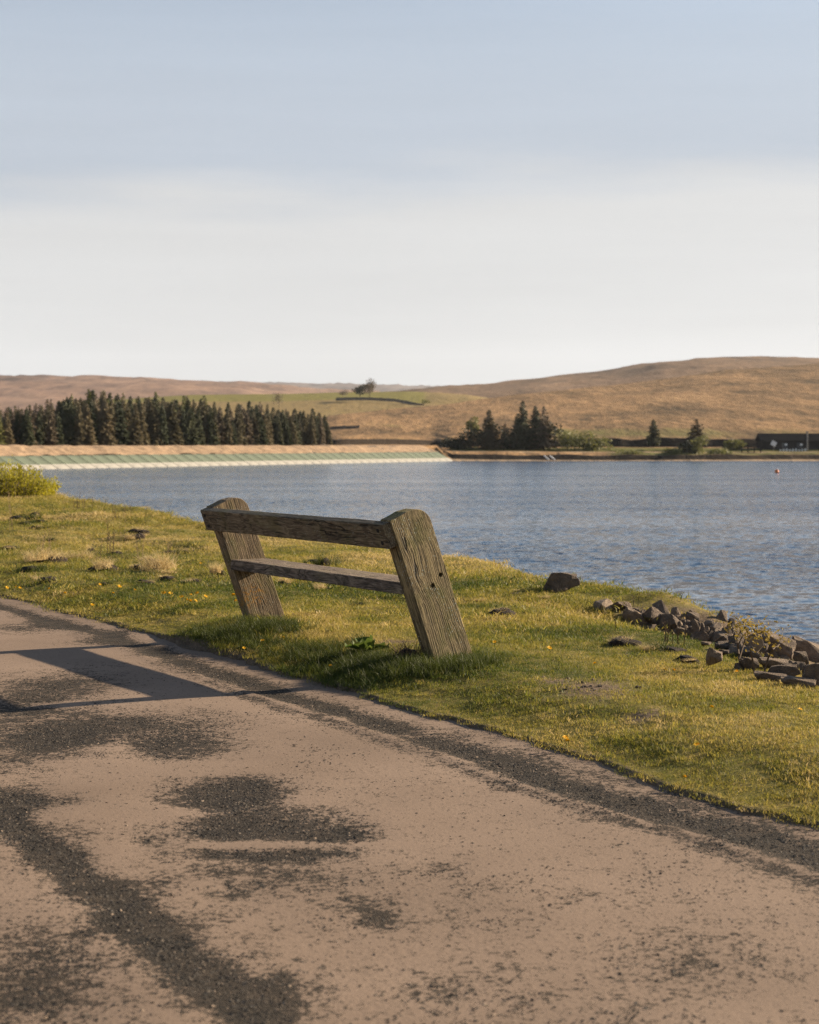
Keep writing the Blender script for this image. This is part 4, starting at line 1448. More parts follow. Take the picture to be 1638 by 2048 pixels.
instancer('grit', [grit_mesh(900 + i) for i in range(5)], np.stack([gx, gy, gzz], -1),
          np.stack([rng.uniform(-.4, .4, len(gx)), rng.uniform(-.4, .4, len(gx)), rng.uniform(0, 6.28, len(gx))], -1),
          .0026 + .0048 * rng.random(len(gx)) ** 2.2 + .0012 * sstep(.3, .9, gw), rng.integers(0, 5, len(gx)), np.clip(rng.normal(.42, .24, len(gx)), 0, 1), 'loose dark grit on the worn parts of the path')
TURF = [blade_mesh('turf', 34, .065, .010, .027, .0017, 1.0, 500 + i, M['turf'], .6) for i in range(5)]
TURF += [blade_mesh('turf_long', 30, .07, .022, .060, .0019, 1.0, 520 + i, M['turf'], .8) for i in range(4)]
TURF += [blade_mesh('turf_far', 34, .15, .012, .050, .0036, 1.2, 540 + i, M['turf'], .6) for i in range(4)]


TUFTS = [(100, 1124, 74), (160, 1120, 54), (205, 1140, 66), (312, 1142, 74), (275, 1138, 34), (100, 1162, 50), (184, 1106, 24), (380, 1166, 50), (435, 1150, 34), (645, 1181, 34), (568, 1172, 34),
         (1003, 1230, 58), (1248, 1290, 84), (1374, 1322, 50), (380, 1105, 40), (275, 1075, 30)]
TUFT_P = [(hit(a, b), c) for a, b, c in TUFTS]


def scatter(n, ylo, yhi, slo, shi):
    t0 = np.interp(ylo, EDGE_D[:, 1], arc); t1 = np.interp(yhi, EDGE_D[:, 1], arc)
    tt = rng.uniform(t0, t1, n); ss = rng.uniform(slo, shi, n)
    e, nn = edge_at(tt)
    return e[:, 0] + ss * nn[:, 0], e[:, 1] + ss * nn[:, 1]


P_all = []
for (n, slo, shi, ya, yb, lod) in ((150000, -.02, 6, 2.5, 24, 0), (60000, -.02, 16, 9, 30, 1), (60000, 0, 16, 22, 52, 2)):
    X, Y = scatter(n, ya, yb, slo, shi)
    z, s, t = ground_z(X, Y, True)
    px = CX + F * X / np.maximum(Y, .5); py = HY + F * (HC - z) / np.maximum(Y, .5)
    keep = (Y > 3.0) & (px > -500) & (px < 1638 + 900) & (py < 2300) & (t < np.where(Y < 17, .35, 1.0)) & (s > .0)
    d = Y
    if lod == 0:
        pk = np.clip((9.5 / np.maximum(d, 5)) ** 1.5, 0, 1) * (d < 15)
    elif lod == 1:
        pk = sstep(10, 15, d) * np.clip(16 / d, 0, 1) ** 1.3 * (d < 26)
    else:
        pk = sstep(20, 27, d) * np.clip(30 / d, .3, 1)
    keep &= rng.random(len(d)) < pk
    # thinner on bare soil and among the stones
    bare = np.maximum(bare_amount(X, Y), 0.95 * sstep(14.2, 13.2, Y) * sstep(-.75, -.3, t))
    for p, wpx in TUFT_P:
        rr = wpx / F * p.y * .55
        bare = np.maximum(bare, np.exp(-(((X - p.x) ** 2 + (Y - p.y) ** 2) / (rr * rr)) ** 2))
    keep &= rng.random(len(d)) > bare * .93
    X, Y, z, s, t, d = (q[keep] for q in (X, Y, z, s, t, d))
    big = fbm(X * .55, Y * .55, 301, 3); sm = fbm(X * 3.1, Y * 3.1, 311, 3)
    left = sstep(0.5, -2.5, X + .12 * (Y - 12))
    tint = .43 + .55 * big + .42 * sm + .07 * sstep(1.0, .1, s) - .04 + .10 * left * sstep(1.6, 3.0, s)
    tint = tint + .10 * sstep(14, 18, Y)
    hgt = 1.0 + .5 * fbm(X * 1.3, Y * 1.3, 321, 3)
    longness = .26 * sstep(1.4, 3.2, s) + .55 * (fbm(X * 1.6, Y * 1.6, 331, 3))
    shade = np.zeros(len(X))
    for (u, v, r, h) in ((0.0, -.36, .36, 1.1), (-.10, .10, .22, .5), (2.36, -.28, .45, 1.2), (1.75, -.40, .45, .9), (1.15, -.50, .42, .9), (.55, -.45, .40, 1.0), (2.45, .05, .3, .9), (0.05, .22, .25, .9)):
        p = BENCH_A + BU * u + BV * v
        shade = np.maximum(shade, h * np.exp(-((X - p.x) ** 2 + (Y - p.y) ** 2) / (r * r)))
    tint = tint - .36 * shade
    longness = longness + .8 * shade
    lg = longness > rng.uniform(.28, .72, len(X))
    idx = np.where(lg, rng.integers(5, 9, len(X)), rng.integers(0, 5, len(X)))
    if lod:
        idx = np.where(rng.random(len(X)) < (.75 if lod == 1 else 1.0), rng.integers(9, 13, len(X)), idx)
    sc = hgt * rng.uniform(.75, 1.25, len(X)) * (1 if lod == 0 else (1.0 if lod == 1 else 1.25))
    sc = sc * (.75 + .35 * sstep(.02, .5, s))
    tint = tint + rng.normal(0, .09, len(X))
    tint = np.where(rng.random(len(X)) < .06, tint + .35, tint)
    P_all.append((np.stack([X, Y, z], -1), sc, idx, np.clip(tint, .02, 1)))
pts = np.concatenate([p[0] for p in P_all]); sc = np.concatenate([p[1] for p in P_all])
idx = np.concatenate([p[2] for p in P_all]); tint = np.concatenate([p[3] for p in P_all])
rot = np.stack([rng.normal(0, .12, len(pts)), rng.normal(0, .12, len(pts)), rng.uniform(0, 6.283, len(pts))], -1)
print('turf clumps', len(pts))
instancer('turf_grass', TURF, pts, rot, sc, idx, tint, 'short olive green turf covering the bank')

# long green grass along the foot of the bench
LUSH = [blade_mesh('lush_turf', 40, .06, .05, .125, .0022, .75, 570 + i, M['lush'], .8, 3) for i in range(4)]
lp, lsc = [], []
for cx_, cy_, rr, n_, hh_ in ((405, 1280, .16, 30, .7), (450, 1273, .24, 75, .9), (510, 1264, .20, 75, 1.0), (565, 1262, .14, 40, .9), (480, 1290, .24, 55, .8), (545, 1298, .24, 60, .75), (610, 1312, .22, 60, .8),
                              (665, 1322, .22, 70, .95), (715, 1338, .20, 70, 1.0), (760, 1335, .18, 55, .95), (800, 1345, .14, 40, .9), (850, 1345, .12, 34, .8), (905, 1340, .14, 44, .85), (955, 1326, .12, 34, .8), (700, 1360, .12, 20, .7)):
    p = hit(cx_, cy_)
    for _ in range(n_):
        x = p.x + rng.normal(0, rr * .6); y = p.y + rng.normal(0, rr * .8)
        lp.append((x, y)); lsc.append(hh_ * rng.uniform(.6, 1.1))
lp = np.array(lp); lsc = np.array(lsc)
lz, ls_, lt_ = ground_z(lp[:, 0], lp[:, 1], True)
k_ = ls_ > .05
lp, lz, lsc = lp[k_], lz[k_], lsc[k_]
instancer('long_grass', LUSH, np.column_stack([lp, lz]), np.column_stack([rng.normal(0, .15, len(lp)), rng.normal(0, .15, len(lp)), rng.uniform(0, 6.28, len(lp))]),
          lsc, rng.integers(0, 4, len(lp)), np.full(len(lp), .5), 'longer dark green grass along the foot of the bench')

# ------------------------------------------------------------------ tussocks, clods
STRAW = [blade_mesh('straw_blades', 170, .10, .08, .26, .0028, 1.15, 600 + i, M['straw'], .9, 3) for i in range(4)]
GREENB = [blade_mesh('green_blades', 150, .12, .06, .19, .0026, .75, 620 + i, M['lush'], .7, 3) for i in range(3)]


def clod_mesh(seed, flat=.5):
    bm = bmesh.new()
    bmesh.ops.create_icosphere(bm, subdivisions=3, radius=1)
    r = random.Random(seed)
    ox = r.uniform(0, 50)
    for v in bm.verts:
        n = float(fbm(v.co.x * 1.6 + ox, v.co.y * 1.6 + v.co.z, seed, 4))
        v.co *= 1 + .55 * n
        v.co.z *= flat
    me = bpy.data.meshes.new('soil'); bm.to_mesh(me); bm.free()
    me.polygons.foreach_set('use_smooth', [True] * len(me.polygons))
    me.materials.append(M['clod'])
    return me


CLOD = [clod_mesh(700 + i) for i in range(4)]


def tussock(px, py, wpx, hpx, kind, label, group=None, n=0):
    p = hit(px, py)
    w = wpx / F * p.y; h = hpx / F * p.y * 1.35
    t = empty('grass_tussock' if kind != 'clod' else 'turf_clod', p, rnd.uniform(0, 6.28))
    tag(t, label, 'grass tussock' if kind != 'clod' else 'turf clod', group)
    if kind in ('clod', 'mixed', 'green'):
        o = bpy.data.objects.new('soil', rnd.choice(CLOD)); COL.objects.link(o); o.parent = t
        k = .5 if kind != 'green' else .34
        o.scale = (w * k, w * k * .8, h * (.9 if kind == 'clod' else .62)); o.location = (-.12 * w if kind == 'mixed' else 0, 0, -.02 * h)
    nb = {'straw': 3, 'mixed': 2, 'green': 3, 'clod': 1, 'lush': 3}[kind]
    for i in range(nb):
        me = rnd.choice(GREENB if kind in ('green', 'lush') else STRAW)
        o = bpy.data.objects.new('blades', me); COL.objects.link(o); o.parent = t
        s = h / .21
        o.scale = (w / .30 * rnd.uniform(.8, 1.25), w / .30 * .85, s * rnd.uniform(.55, 1.0) * (1 if kind != 'clod' else .75))
        o.location = (rnd.uniform(-.42, .42) * w + (.18 * w if kind in ('mixed', 'clod') else 0), rnd.uniform(-.2, .2) * w, .15 * h if kind in ('clod', 'mixed') else 0)
        o.rotation_euler = (rnd.uniform(-.15, .15), rnd.uniform(-.15, .15), rnd.uniform(0, 6.28))
    return t


TG = 'tussocks on the rough grass'
for a in ((100, 1124, 74, 34, 'mixed', 'straw topped tussock with dark soil, beside the dry stalks at the frame edge'),
          (160, 1120, 54, 24, 'straw', 'small pale straw tussock between two dark tufts left of the bench'),
          (205, 1140, 66, 28, 'mixed', 'dark tussock between the two straw tussocks left of the bench'),
          (312, 1142, 74, 48, 'straw', 'largest pale straw tussock on the grass left of the bench'),
          (275, 1138, 34, 14, 'clod', 'small dark clod touching the largest straw tussock'),
          (100, 1162, 50, 15, 'clod', 'flat dark clod on the smooth turf nearest the path, left of the bench'),
          (184, 1106, 24, 20, 'clod', 'dark lump beside the tallest dry stalks'),
          (380, 1166, 50, 12, 'clod', 'flat dark clod close to the far bench leg'),
          (435, 1150, 34, 28, 'mixed', 'small dark tussock next to the far bench leg'),
          (60, 1142, 56, 22, 'green', 'dark green tuft under the straw topped tussock'),
          (210, 1170, 50, 14, 'green', 'low dark green tuft above the dandelions'),
          (280, 1175, 40, 12, 'green', 'tiny green tuft beside the low dark tuft'),
          (650, 1132, 40, 36, 'green', 'upright dark green tuft seen over the seat of the bench'),
          (628, 1128, 52, 20, 'green', 'low dark green tuft beside the upright tuft behind the bench'),
          (645, 1181, 34, 16, 'mixed', 'small dark tussock seen below the seat of the bench'),
          (568, 1172, 34, 24, 'mixed', 'dark tussock seen below the seat beside the far leg'),
          (722, 1212, 36, 18, 'green', 'green tuft seen below the seat beside the near leg'),
          (1003, 1230, 58, 22, 'clod', 'brown clod of dead grass on the turf between the near leg and the stones'),
          (1248, 1290, 84, 30, 'clod', 'large brown clod of dead grass between the bench and the stones'),
          (1345, 1304, 90, 30, 'green', 'tall green tuft in front of the stones'),
          (1374, 1322, 50, 16, 'clod', 'dark soil clod in front of the isolated upright stone'),
          (45, 1040, 70, 18, 'green', 'dark green tuft below the yellow bush'),
          (380, 1105, 40, 12, 'clod', 'small dark clod half way up the rough bank'),
          (275, 1075, 30, 12, 'clod', 'small dark clod near the crest of the rough bank'),
          (1300, 1302, 40, 18, 'straw', 'small straw tuft beside the large brown clod'),
          (880, 1334, 60, 22, 'lush', 'long green tuft at the path side foot of the near bench leg'),
          (945, 1318, 50, 22, 'lush', 'long green tuft at the lake side foot of the near bench leg'),
          (905, 1336, 60, 18, 'lush', 'long green tuft in front of the near bench leg'),
          (520, 1262, 60, 24, 'lush', 'long green tuft at the path side foot of the far bench leg'),
          (570, 1256, 50, 20, 'lush', 'long green tuft at the lake side foot of the far bench leg'),
          (455, 1275, 80, 20, 'lush', 'long green tuft in the shadow of the far bench leg'),
          (655, 1300, 90, 22, 'lush', 'long green tuft half way along the foot of the bench'),
          (770, 1318, 80, 24, 'lush', 'long green tuft between the dock plant and the root clod')):
    tussock(*a, group=TG)
for i in range(34):
    px = rnd.uniform(5, 560) if i < 24 else rnd.uniform(560, 1180)
    lo = 1010 + .17 * px if px < 560 else 1100 + (px - 560) * .16
    py = rnd.uniform(lo, lo + 110) if px < 560 else rnd.uniform(lo, lo + 60)
    if px < 560:
        tussock(px, py, rnd.uniform(18, 46), rnd.uniform(7, 15), rnd.choice(['green', 'mixed', 'clod', 'clod', 'straw']), 'small low tuft or clod scattered on the rough bank left of the bench', 'small tufts on the rough bank')
    else:
        tussock(px, py, rnd.uniform(16, 40), rnd.uniform(6, 13), rnd.choice(['green', 'mixed', 'clod', 'straw']), 'small low tuft or clod scattered on the rough grass behind the bench', 'small tufts behind the bench')
# old root clod and tufts at the bench feet
p = hit(816, 1326)
cl = empty('root_clod', (p.x, p.y, gz(p.x, p.y)), .4)
tag(cl, 'dark clod of roots pressed against the near bench leg', 'turf clod')
o = bpy.data.objects.new('soil', CLOD[1]); COL.objects.link(o); o.parent = cl; o.scale = (.075, .065, .12); o.location = (0, 0, .015)
o = bpy.data.objects.new('roots', STRAW[0].copy()); o.data.materials.clear(); o.data.materials.append(M['dead_stem']); COL.objects.link(o); o.parent = cl; o.scale = (.78, .78, .85); o.location = (0, 0, .02)

# ------------------------------------------------------------------ stones of the bank
def stone_mesh(seed):
    r = random.Random(seed)
    bm = bmesh.new()
    for _ in range(15):
        v = Vector((r.uniform(-1, 1), r.uniform(-1, 1), r.uniform(-1, 1)))
        m = max(abs(v.x), abs(v.y), abs(v.z))
        v = v / m * r.uniform(.7, 1.0)
        v = v * .5
        if seed % 3: v.x *= 1 - (.55 if seed % 3 == 1 else .3) * (v.z + .5); v.y *= 1 - .45 * (v.z + .5)
        bm.verts.new(v)
    bmesh.ops.convex_hull(bm, input=list(bm.verts))
    for v in [v for v in bm.verts if not v.link_faces]: bm.verts.remove(v)
    bmesh.ops.dissolve_limit(bm, angle_limit=R(14), verts=bm.verts, edges=bm.edges)
    bmesh.ops.bevel(bm, geom=list(bm.edges), offset=.016, segments=1, affect='EDGES', profile=.5)
    bmesh.ops.triangulate(bm, faces=[f for f in bm.faces if len(f.verts) > 4])
    bmesh.ops.subdivide_edges(bm, edges=[e for e in bm.edges if e.calc_length() > .12], cuts=2, use_grid_fill=True)
    for v in bm.verts:
        n = v.co.normalized()
        v.co += n * .075 * float(fbm(v.co.x * 4 + seed, v.co.y * 4 + v.co.z * 3.3, seed, 4))
    me = bpy.data.meshes.new('stone')
    bmesh.ops.recalc_face_normals(bm, faces=bm.faces)
    bm.to_mesh(me); bm.free()
    me.materials.append(M['rock'])
    return me


STONE = [stone_mesh(800 + i) for i in range(9)]


def stone(x0, x1, ytop, ybase, lab, tilt=0.0, depth=1.0, dist=None, shape=None, grp='stones of the lakeside bank'):
    px = (x0 + x1) / 2
    if dist is None:
        p = hit(px, ybase)
    else:
        p = at(px, ybase, dist)
    w = (x1 - x0) / F * p.y; h = (ybase - ytop) / F * p.y
    o = bpy.data.objects.new('stone', STONE[shape if shape is not None else rnd.randrange(len(STONE))])
    COL.objects.link(o)
    o.scale = (w * 1.12, w * depth, h * 1.45)
    o.location = (p.x, p.y + w * depth * .25, p.z + h * .42)
    o.rotation_euler = (rnd.uniform(-.12, .12), R(tilt), rnd.uniform(-.25, .25))
    tag(o, lab, 'stone', grp)
    return o


for a in ((1088, 1164, 1152, 1184, 'large lone boulder on the crest of the grass above the water', 6, .8),
          (1254, 1282, 1218, 1233, 'small rounded stone at the grass end of the stone bank', 0, 1.0),
          (1276, 1301, 1219, 1234, 'small dark stone beside the tall dark pyramid stone', 0, 1.0),
          (1268, 1314, 1233, 1244, 'flat slab lying before the small dark stones', 3, .7),
          (1300, 1346, 1206, 1242, 'tall dark pyramid stone with a sunlit shoulder', 8, .9),
          (1338, 1368, 1218, 1246, 'dark stone behind the dead stems', -10, .9),
          (1352, 1376, 1238, 1258, 'small stone at the foot of the dead stems', 0, 1.0),
          (1373, 1404, 1230, 1256, 'dark hump shaped stone above the upright tan slab', 0, .9),
          (1381, 1400, 1244, 1280, 'narrow upright tan slab with a sunlit face', 10, .6),
          (1400, 1440, 1245, 1264, 'dark stone beside the water, next to the hump', 6, .9),
          (1398, 1431, 1258, 1282, 'angular stone under the dark waterside stone', 0, .9),
          (1443, 1478, 1252, 1276, 'dark stone behind the sapling with yellow leaves', 4, .9),
          (1430, 1476, 1260, 1292, 'large dark block beside the sapling with yellow leaves', 0, .8),
          (1494, 1530, 1272, 1310, 'dark shaded stone between the two saplings', 0, .9),
          (1506, 1596, 1276, 1320, 'biggest tan slab, sloping down behind the second sapling', 14, .6),
          (1578, 1660, 1286, 1322, 'long tan slab reaching the frame edge by the water', 16, .5),
          (1414, 1450, 1301, 1338, 'isolated upright stone standing in the turf', 6, .7),
          (1438, 1462, 1301, 1314, 'small flat stone behind the isolated upright stone', 0, .8),
          (1404, 1424, 1284, 1294, 'small grey stone in the grass under the angular stone', 0, .9),
          (1482, 1524, 1318, 1342, 'stone at the foot of the sapling with yellow leaves', 0, .8),
          (1520, 1590, 1322, 1340, 'flat slab behind the split block', 4, .7),
          (1590, 1622, 1306, 1338, 'upright angular stone under the long tan slab', -8, .7),
          (1532, 1606, 1334, 1362, 'wide split block at the turf edge', 0, .7),
          (1602, 1672, 1332, 1374, 'dark cube shaped stone cut by the frame edge', 0, .8),
          (1508, 1580, 1349, 1366, 'flat slab lying along the turf edge under the split block', 3, .6),
          (1592, 1614, 1316, 1330, 'small stone wedged behind the dark cube', 0, .9),
          (1560, 1640, 1360, 1378, 'low flat slab half sunk in the turf below the cube', 5, .5),
          (1452, 1484, 1290, 1304, 'low stone between the dark block and the sapling', 0, .8),
          (1318, 1340, 1240, 1250, 'small flat stone before the pyramid stone', 0, .8),
          (1462, 1490, 1328, 1342, 'small stone between the upright stone and the sapling', 0, .8)):
    stone(a[0], a[1], a[2], a[3], a[4], a[5], a[6], shape=(4 if 'isolated' in a[4] else (1 if 'slab' in a[4] else (7 if 'lone' in a[4] else None))))
# rubble filling the gaps down to the water
V = 0
for i in range(130):
    yy = rnd.uniform(9.2, 13.2); xx = float(np.interp(yy, CREST[:, 1][:9][::1], CREST[:, 0][:9])) + rnd.uniform(-.5, 1.6)
    if xx > 4.5: continue
    o = bpy.data.objects.new('bank_stone', STONE[rnd.randrange(len(STONE))])
    COL.objects.link(o)
    s = rnd.uniform(.10, .36) * (1.15 if yy < 11.5 else (1.0 if yy < 12.3 else .6))
    o.scale = (s * rnd.uniform(.8, 1.4), s, s * rnd.uniform(.5, .9))
    o.location = (xx, yy, gz(xx, yy) + s * .08)
    o.rotation_euler = (rnd.uniform(-.4, .4), rnd.uniform(-.4, .4), rnd.uniform(0, 6.28))
    tag(o, 'plain grey brown stone filling the bank between the larger stones', 'stone', 'filling stones of the lakeside bank')
for i in range(70):
    u = rnd.random()
    px = 1300 + 350 * u; py = 1244 + 124 * u ** .9 - rnd.uniform(-2, 46) * (.35 + .65 * u)
    p = hit(px, py)
    s = rnd.uniform(16, 52) / F * p.y
    o = bpy.data.objects.new('bank_stone', STONE[rnd.randrange(len(STONE))])
    COL.objects.link(o)
    o.scale = (s * rnd.uniform(.8, 1.5), s, s * rnd.uniform(.5, 1.0))
    o.location = (p.x, p.y, p.z + s * .12)
    o.rotation_euler = (rnd.uniform(-.5, .5), rnd.uniform(-.5, .5), rnd.uniform(0, 6.28))
    tag(o, 'plain grey brown stone filling the bank between the larger stones', 'stone', 'filling stones of the lakeside bank')
# pebbles on the bare patch
for i in range(26):
    px = 1190 + rnd.gauss(0, 60); py = 1376 + rnd.gauss(0, 12)
    p = hit(px, py)
    o = bpy.data.objects.new('pebble', STONE[rnd.randrange(len(STONE))]); COL.objects.link(o)
    s = rnd.uniform(.012, .034)
    o.scale = (s * 1.3, s, s * .7); o.location = p; o.rotation_euler = (0, 0, rnd.uniform(0, 6.28))
    tag(o, 'pebble on the bare soil patch in the turf', 'pebble', 'pebbles on the bare soil patch')

# ------------------------------------------------------------------ saplings, stems, bush
def leaf_on(V, Fc, p, d, size, r):
    d = d.normalized(); e = d.orthogonal().normalized(); e = Matrix.Rotation(r.uniform(0, 6.28), 3, d) @ e
    b = len(V)
    n = d.cross(e) * size * .12
    V += [p, p + d * size * .45 + e * size * .28 + n, p + d * size, p + d * size * .45 - e * size * .28 + n]
    Fc += [(b, b + 1, b + 2), (b, b + 2, b + 3)]


def sapling(base, stems, leaf_n, leaf_size, label, seed):
    """stems: lists of (px, py) up from the base, at one distance"""
    r = random.Random(seed)
    t = empty('sapling', base); tag(t, label, 'sapling', 'saplings by the stones')
    bm = bmesh.new(); V = []; Fc = []
    for st in stems:
        pts_ = []
        for k, (px, py) in enumerate(st):
            p = at(px, py, base.y + .05 * math.sin(k * 2.1 + seed)) - base
            pts_.append(p)
        pts_[0].z -= .05
        m = len(pts_)
        tube(bm, pts_, [.0065 * (1 - .7 * k / (m - 1)) for k in range(m)], 5)
        top = pts_[m // 2:]
        for _ in range(leaf_n):
            i = r.randrange(len(top) - 1) if len(top) > 1 else 0
            f = r.random()
            p = top[i].lerp(top[min(i + 1, len(top) - 1)], f)
            q = p + Vector((r.gauss(0, .045), r.gauss(0, .045), r.gauss(0.01, .03)))
            leaf_on(V, Fc, q, Vector((r.uniform(-1, 1), r.uniform(-1, 1), r.uniform(-.3, 1))), leaf_size * r.uniform(.6, 1.3), r)
    bm_obj('stem', bm, M['twig'], t)
    link_mesh('leaves', mesh_np('leaves', V, Fc), M['young_leaf'], t)
    return t


b1 = hit(1481, 1342)
sapling(b1, [[(1481, 1342), (1478, 1310), (1476, 1290), (1486, 1270), (1500, 1258), (1512, 1262)], [(1478, 1300), (1490, 1280), (1508, 1270), (1528, 1264)],
             [(1477, 1290), (1474, 1275), (1482, 1262), (1478, 1256)]], 95, .021, 'sapling with yellow leaves growing among the stones', 31)
b2 = hit(1512, 1348)
sapling(b2, [[(1512, 1348), (1505, 1320), (1500, 1298), (1490, 1282)], [(1522, 1348), (1536, 1316), (1546, 1298), (1560, 1288), (1570, 1292)], [(1546, 1298), (1548, 1280), (1540, 1272)]], 36, .02,
        'thinner sapling with few leaves behind the split block', 32)


def stalks(px, py, wpx, hpx, n, label, mat='dead_stem', seed=0, rad=.003, branch=True, name='dead_stalks', dist=None):
    p = hit(px, py) if dist is None else at(px, py, dist)
    r = random.Random(seed)
    t = bmesh.new()
    w = wpx / F * p.y; h = hpx / F * p.y
    for i in range(n):
        x = r.uniform(-.5, .5) * w; y = r.uniform(-.4, .4) * w
        hh = h * r.uniform(.55, 1.05); lx = r.uniform(-.16, .16) * hh; ly = r.uniform(-.1, .1) * hh
        tube(t, [(x, y, -.03), (x + lx * .4, y + ly * .4, hh * .5), (x + lx, y + ly, hh)], [rad, rad * .8, rad * .45], 4)
        if branch:
            for k in range(3):
                z = hh * r.uniform(.45, .92); f = z / hh
                bx_ = r.uniform(-.10, .10) * hh
                tube(t, [(x + lx * f, y + ly * f, z), (x + lx * f + bx_, y + ly * f + r.uniform(-.05, .05) * hh, z + abs(bx_) * 1.1)], [rad * .6, rad * .3], 3)
    o = bm_obj(name, t, M[mat])
    o.location = p
    tag(o, label, 'dead stalks', 'dead stalks standing in the grass')
    return o


stalks(1348, 1288, 50, 60, 9, 'brown dead stems standing in front of the dark stones', 'dead_stem', 41, .0034)
stalks(1228, 1262, 20, 48, 2, 'two thin stalks leaning on the grass before the stone bank', 'dead_stem', 42, .002)
stalks(1275, 1225, 14, 40, 3, 'thin stalks rising against the water beside the small rounded stone', 'dead_stem', 43, .0022)
stalks(222, 1108, 16, 68, 5, 'tallest brown stalks on the rough bank left of the bench', 'dead_stem', 44, .0042)
stalks(90, 1110, 34, 56, 8, 'dry stalks behind the straw topped tussock', 'dry_stalk', 45, .003)
stalks(275, 1120, 22, 66, 4, 'pale dry stalks beside the largest straw tussock', 'dry_stalk', 46, .0026)
stalks(325, 1110, 40, 40, 6, 'short dry stalks behind the largest straw tussock', 'dry_stalk', 47, .0026)
stalks(20, 1060, 20, 90, 3, 'long thin pale stalks at the frame edge below the yellow bush', 'dry_stalk', 48, .003)
stalks(165, 1022, 40, 36, 7, 'dark stalks on the crest just beside the yellow bush', 'dead_stem', 49, .006, True)
stalks(265, 1040, 70, 36, 8, 'dark stalks on the crest half way to the bench', 'dead_stem', 50, .0045, True)
stalks(195, 1128, 10, 52, 2, 'pair of thin stalks over the dark tussock', 'dead_stem', 51, .0028)
stalks(245, 1090, 12, 66, 2, 'pale stalk pair beside the tallest brown stalks', 'dry_stalk', 52, .003)

# yellow green bush on the crest at the left
def bush(px, py, wpx, hpx, dist, label, n=260, seed=61):
    r = random.Random(seed)
    p = at(px, py, dist)
    p.z = gz(p.x, p.y) - .05
    t = empty('willow_bush', p); tag(t, label, 'bush')
    w = wpx / F * dist; h = (hpx / F * dist)
    bm = bmesh.new(); V = []; Fc = []
    for i in range(n):
        u = r.uniform(-.5, .5); y = r.uniform(-.4, .4) * w
        prof_ = 1 - .55 * max(0, u * 2) ** 3
        hh = h * prof_ * r.uniform(.55, 1.0) * (1.35 if (r.random() < .10 and u < .15) else 1)
        x = u * w; lx = (u * .3 + r.uniform(-.12, .12)) * hh; ly = r.uniform(-.14, .14) * hh
        pts_ = [Vector((x * .8, y * .8, -.05)), Vector((x * .9 + lx * .4, y * .9 + ly * .4, hh * .5)), Vector((x + lx, y + ly, hh))]
        tube(bm, pts_, [.008, .006, .002], 3)
        for k in range(46):
            f = r.random() ** .75
            q = pts_[0].lerp(pts_[1], f * 2) if f < .5 else pts_[1].lerp(pts_[2], f * 2 - 1)
            q = q + Vector((r.gauss(0, .03), r.gauss(0, .03), r.gauss(0, .02)))
            leaf_on(V, Fc, q, Vector((r.uniform(-.8, .8), r.uniform(-.8, .8), r.uniform(.2, 1.4))), .055 * r.uniform(.6, 1.3), r)
    bm_obj('stems', bm, M['twig'], t)
    link_mesh('leaves', mesh_np('leaves', V, Fc), M['willow_leaf'], t)


bush(12, 1000, 185, 80, 38.5, 'yellow green willow bush on the crest of the bank by the water')

# dock plant in the shade in front of the bench
dp = hit(732, 1312)
dk = empty('dock_plant', dp, .3)
tag(dk, 'broad leaved dock plant in the long grass before the near bench leg', 'plant')
r = random.Random(71)
for i in range(11):
    a = 6.283 * i / 11 + r.uniform(-.3, .3)
    l = r.uniform(.08, .15); el = r.uniform(.35, 1.25); w = l * .26
    V = []; Fc = []
    nseg = 5
    for k in range(nseg + 1):
        f = k / nseg
        rr = l * f * math.cos(el) * (1 + .2 * f); zz = l * f * math.sin(el) * (1 - .35 * f * f) + .015
        ww = w * math.sin(math.pi * min(.98, f * .92 + .06)) ** .8
        wv_ = .012 * math.sin(k * 2.2 + i)
        V += [(rr * math.cos(a) - math.sin(a) * ww, rr * math.sin(a) + math.cos(a) * ww, zz + .018 + wv_), (rr * math.cos(a), rr * math.sin(a), zz), (rr * math.cos(a) + math.sin(a) * ww, rr * math.sin(a) - math.cos(a) * ww, zz + .018 - wv_)]
    for k in range(nseg):
        b = 3 * k
        Fc += [(b, b + 1, b + 4, b + 3), (b + 1, b + 2, b + 5, b + 4)]
    link_mesh('leaf', mesh_np('leaf', V, Fc, True), M['dock'], dk)

# ------------------------------------------------------------------ dandelions
bm = bmesh.new()
for ring, (n, rad, zz, tl) in enumerate(((16, .021, .0, .25), (13, .016, .004, .55), (8, .009, .007, 1.0))):
    for k in range(n):
        a = 6.283 * k / n + ring * .2
        c, s = math.cos(a), math.sin(a)
        w = .0035
        p0 = bm.verts.new((0, 0, zz)); p1 = bm.verts.new((c * rad * .6 - s * w, s * rad * .6 + c * w, zz + rad * tl * .6)); p2 = bm.verts.new((c * rad, s * rad, zz + rad * tl * .8)); p3 = bm.verts.new((c * rad * .6 + s * w, s * rad * .6 - c * w, zz + rad * tl * .6))
        bm.faces.new((p0, p1, p2, p3))
fl_me = bpy.data.meshes.new('flower'); bm.to_mesh(fl_me); bm.free(); fl_me.materials.append(M['petal'])
bm = bmesh.new(); tube(bm, [(0, 0, -.02), (.004, .002, .02), (0, 0, .05)], [.002, .002, .0018], 5)
st_me = bpy.data.meshes.new('stem'); bm.to_mesh(st_me); bm.free(); st_me.materials.append(M['green_stem'])
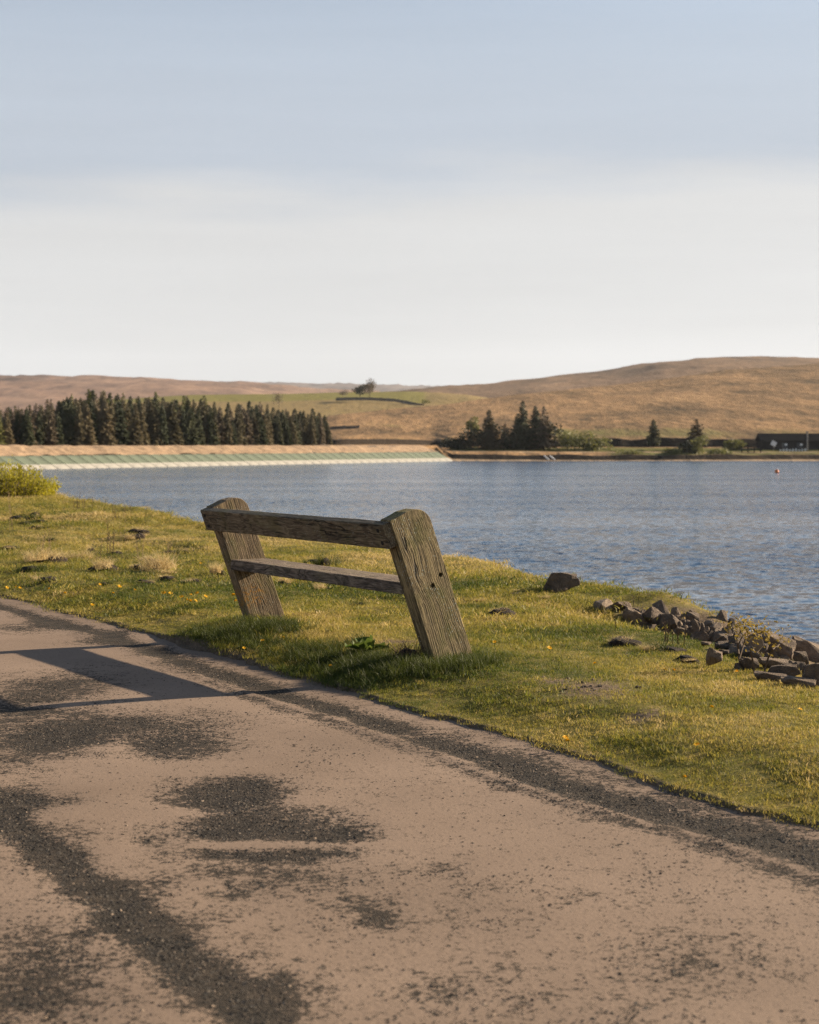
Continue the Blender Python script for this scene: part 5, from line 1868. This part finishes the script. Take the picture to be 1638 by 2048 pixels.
DAND = {
    'dandelion on the smooth turf far left of the bench': [(200, 1177), (130, 1194), (99, 1182), (40, 1182), (32, 1177), (14, 1182), (227, 1193), (239, 1181), (269, 1186), (185, 1216)],
    'dandelion of the yellow cluster left of the far bench leg': [(326, 1193), (328, 1197), (341, 1193), (363, 1199), (374, 1204), (381, 1213), (391, 1206), (382, 1193), (394, 1193), (411, 1202), (471, 1210), (467, 1198)],
    'dandelion on the rough grass behind the far bench leg': [(402, 1130)],
    'dandelion in the shaded turf at the foot of the bench': [(525, 1287), (566, 1281), (498, 1291), (488, 1305), (661, 1337)],
    'dandelion at the turf edge beside the path': [(1135, 1492), (1131, 1488), (1369, 1564), (1394, 1502)],
    'dandelion on the open turf between bench and stones': [(1423, 1424), (1600, 1424), (1329, 1344), (1347, 1348), (1474, 1354), (1190, 1335), (1099, 1307), (989, 1290)],
}
for lab, pl in DAND.items():
    grp = lab.replace('dandelion ', 'dandelions ', 1) if len(pl) > 1 else None
    for (px, py) in pl:
        p = hit(px, py + 6)
        t = empty('dandelion', p, rnd.uniform(0, 6.28)); tag(t, lab, 'flower', grp)
        s = rnd.uniform(.6, .85) * (1.0 if p.y < 11 else 1.3)
        t.scale = (s, s, s * rnd.uniform(.8, 1.2))
        for nm, me, loc, ro in (('stem', st_me, (0, 0, 0), (0, 0, 0)), ('flower', fl_me, (0, 0, .048), (rnd.uniform(-.2, .5), rnd.uniform(-.4, .4), 0))):
            o = bpy.data.objects.new(nm, me); COL.objects.link(o); o.parent = t; o.location = loc; o.rotation_euler = ro

# ------------------------------------------------------------------ air
hm = bpy.data.materials.new('air')
hm.use_nodes = True
hm.cycles.homogeneous_volume = True
hm.node_tree.nodes.clear()
ho = hm.node_tree.nodes.new('ShaderNodeOutputMaterial')
hv = hm.node_tree.nodes.new('ShaderNodeVolumePrincipled')
hv.inputs['Color'].default_value = (0.86, 0.92, 1.0, 1)
hv.inputs['Density'].default_value = 0.00003
hv.inputs['Anisotropy'].default_value = 0.2
hm.node_tree.links.new(hv.outputs[0], ho.inputs['Volume'])
bm = bmesh.new(); box_bm(bm, -9000, 9000, -150, 8200, -6.0, 420)
hz = bm_obj('haze', bm, hm)
tag(hz, 'thin haze over the moors', kind='stuff')
bpy.context.view_layer.update()
print('highest', max((o.matrix_world @ Vector(c)).z for o in COL.objects if o.type == 'MESH' and o is not hz for c in o.bound_box), 'lowest', min((o.matrix_world @ Vector(c)).z for o in COL.objects if o.type == 'MESH' and o is not hz for c in o.bound_box))
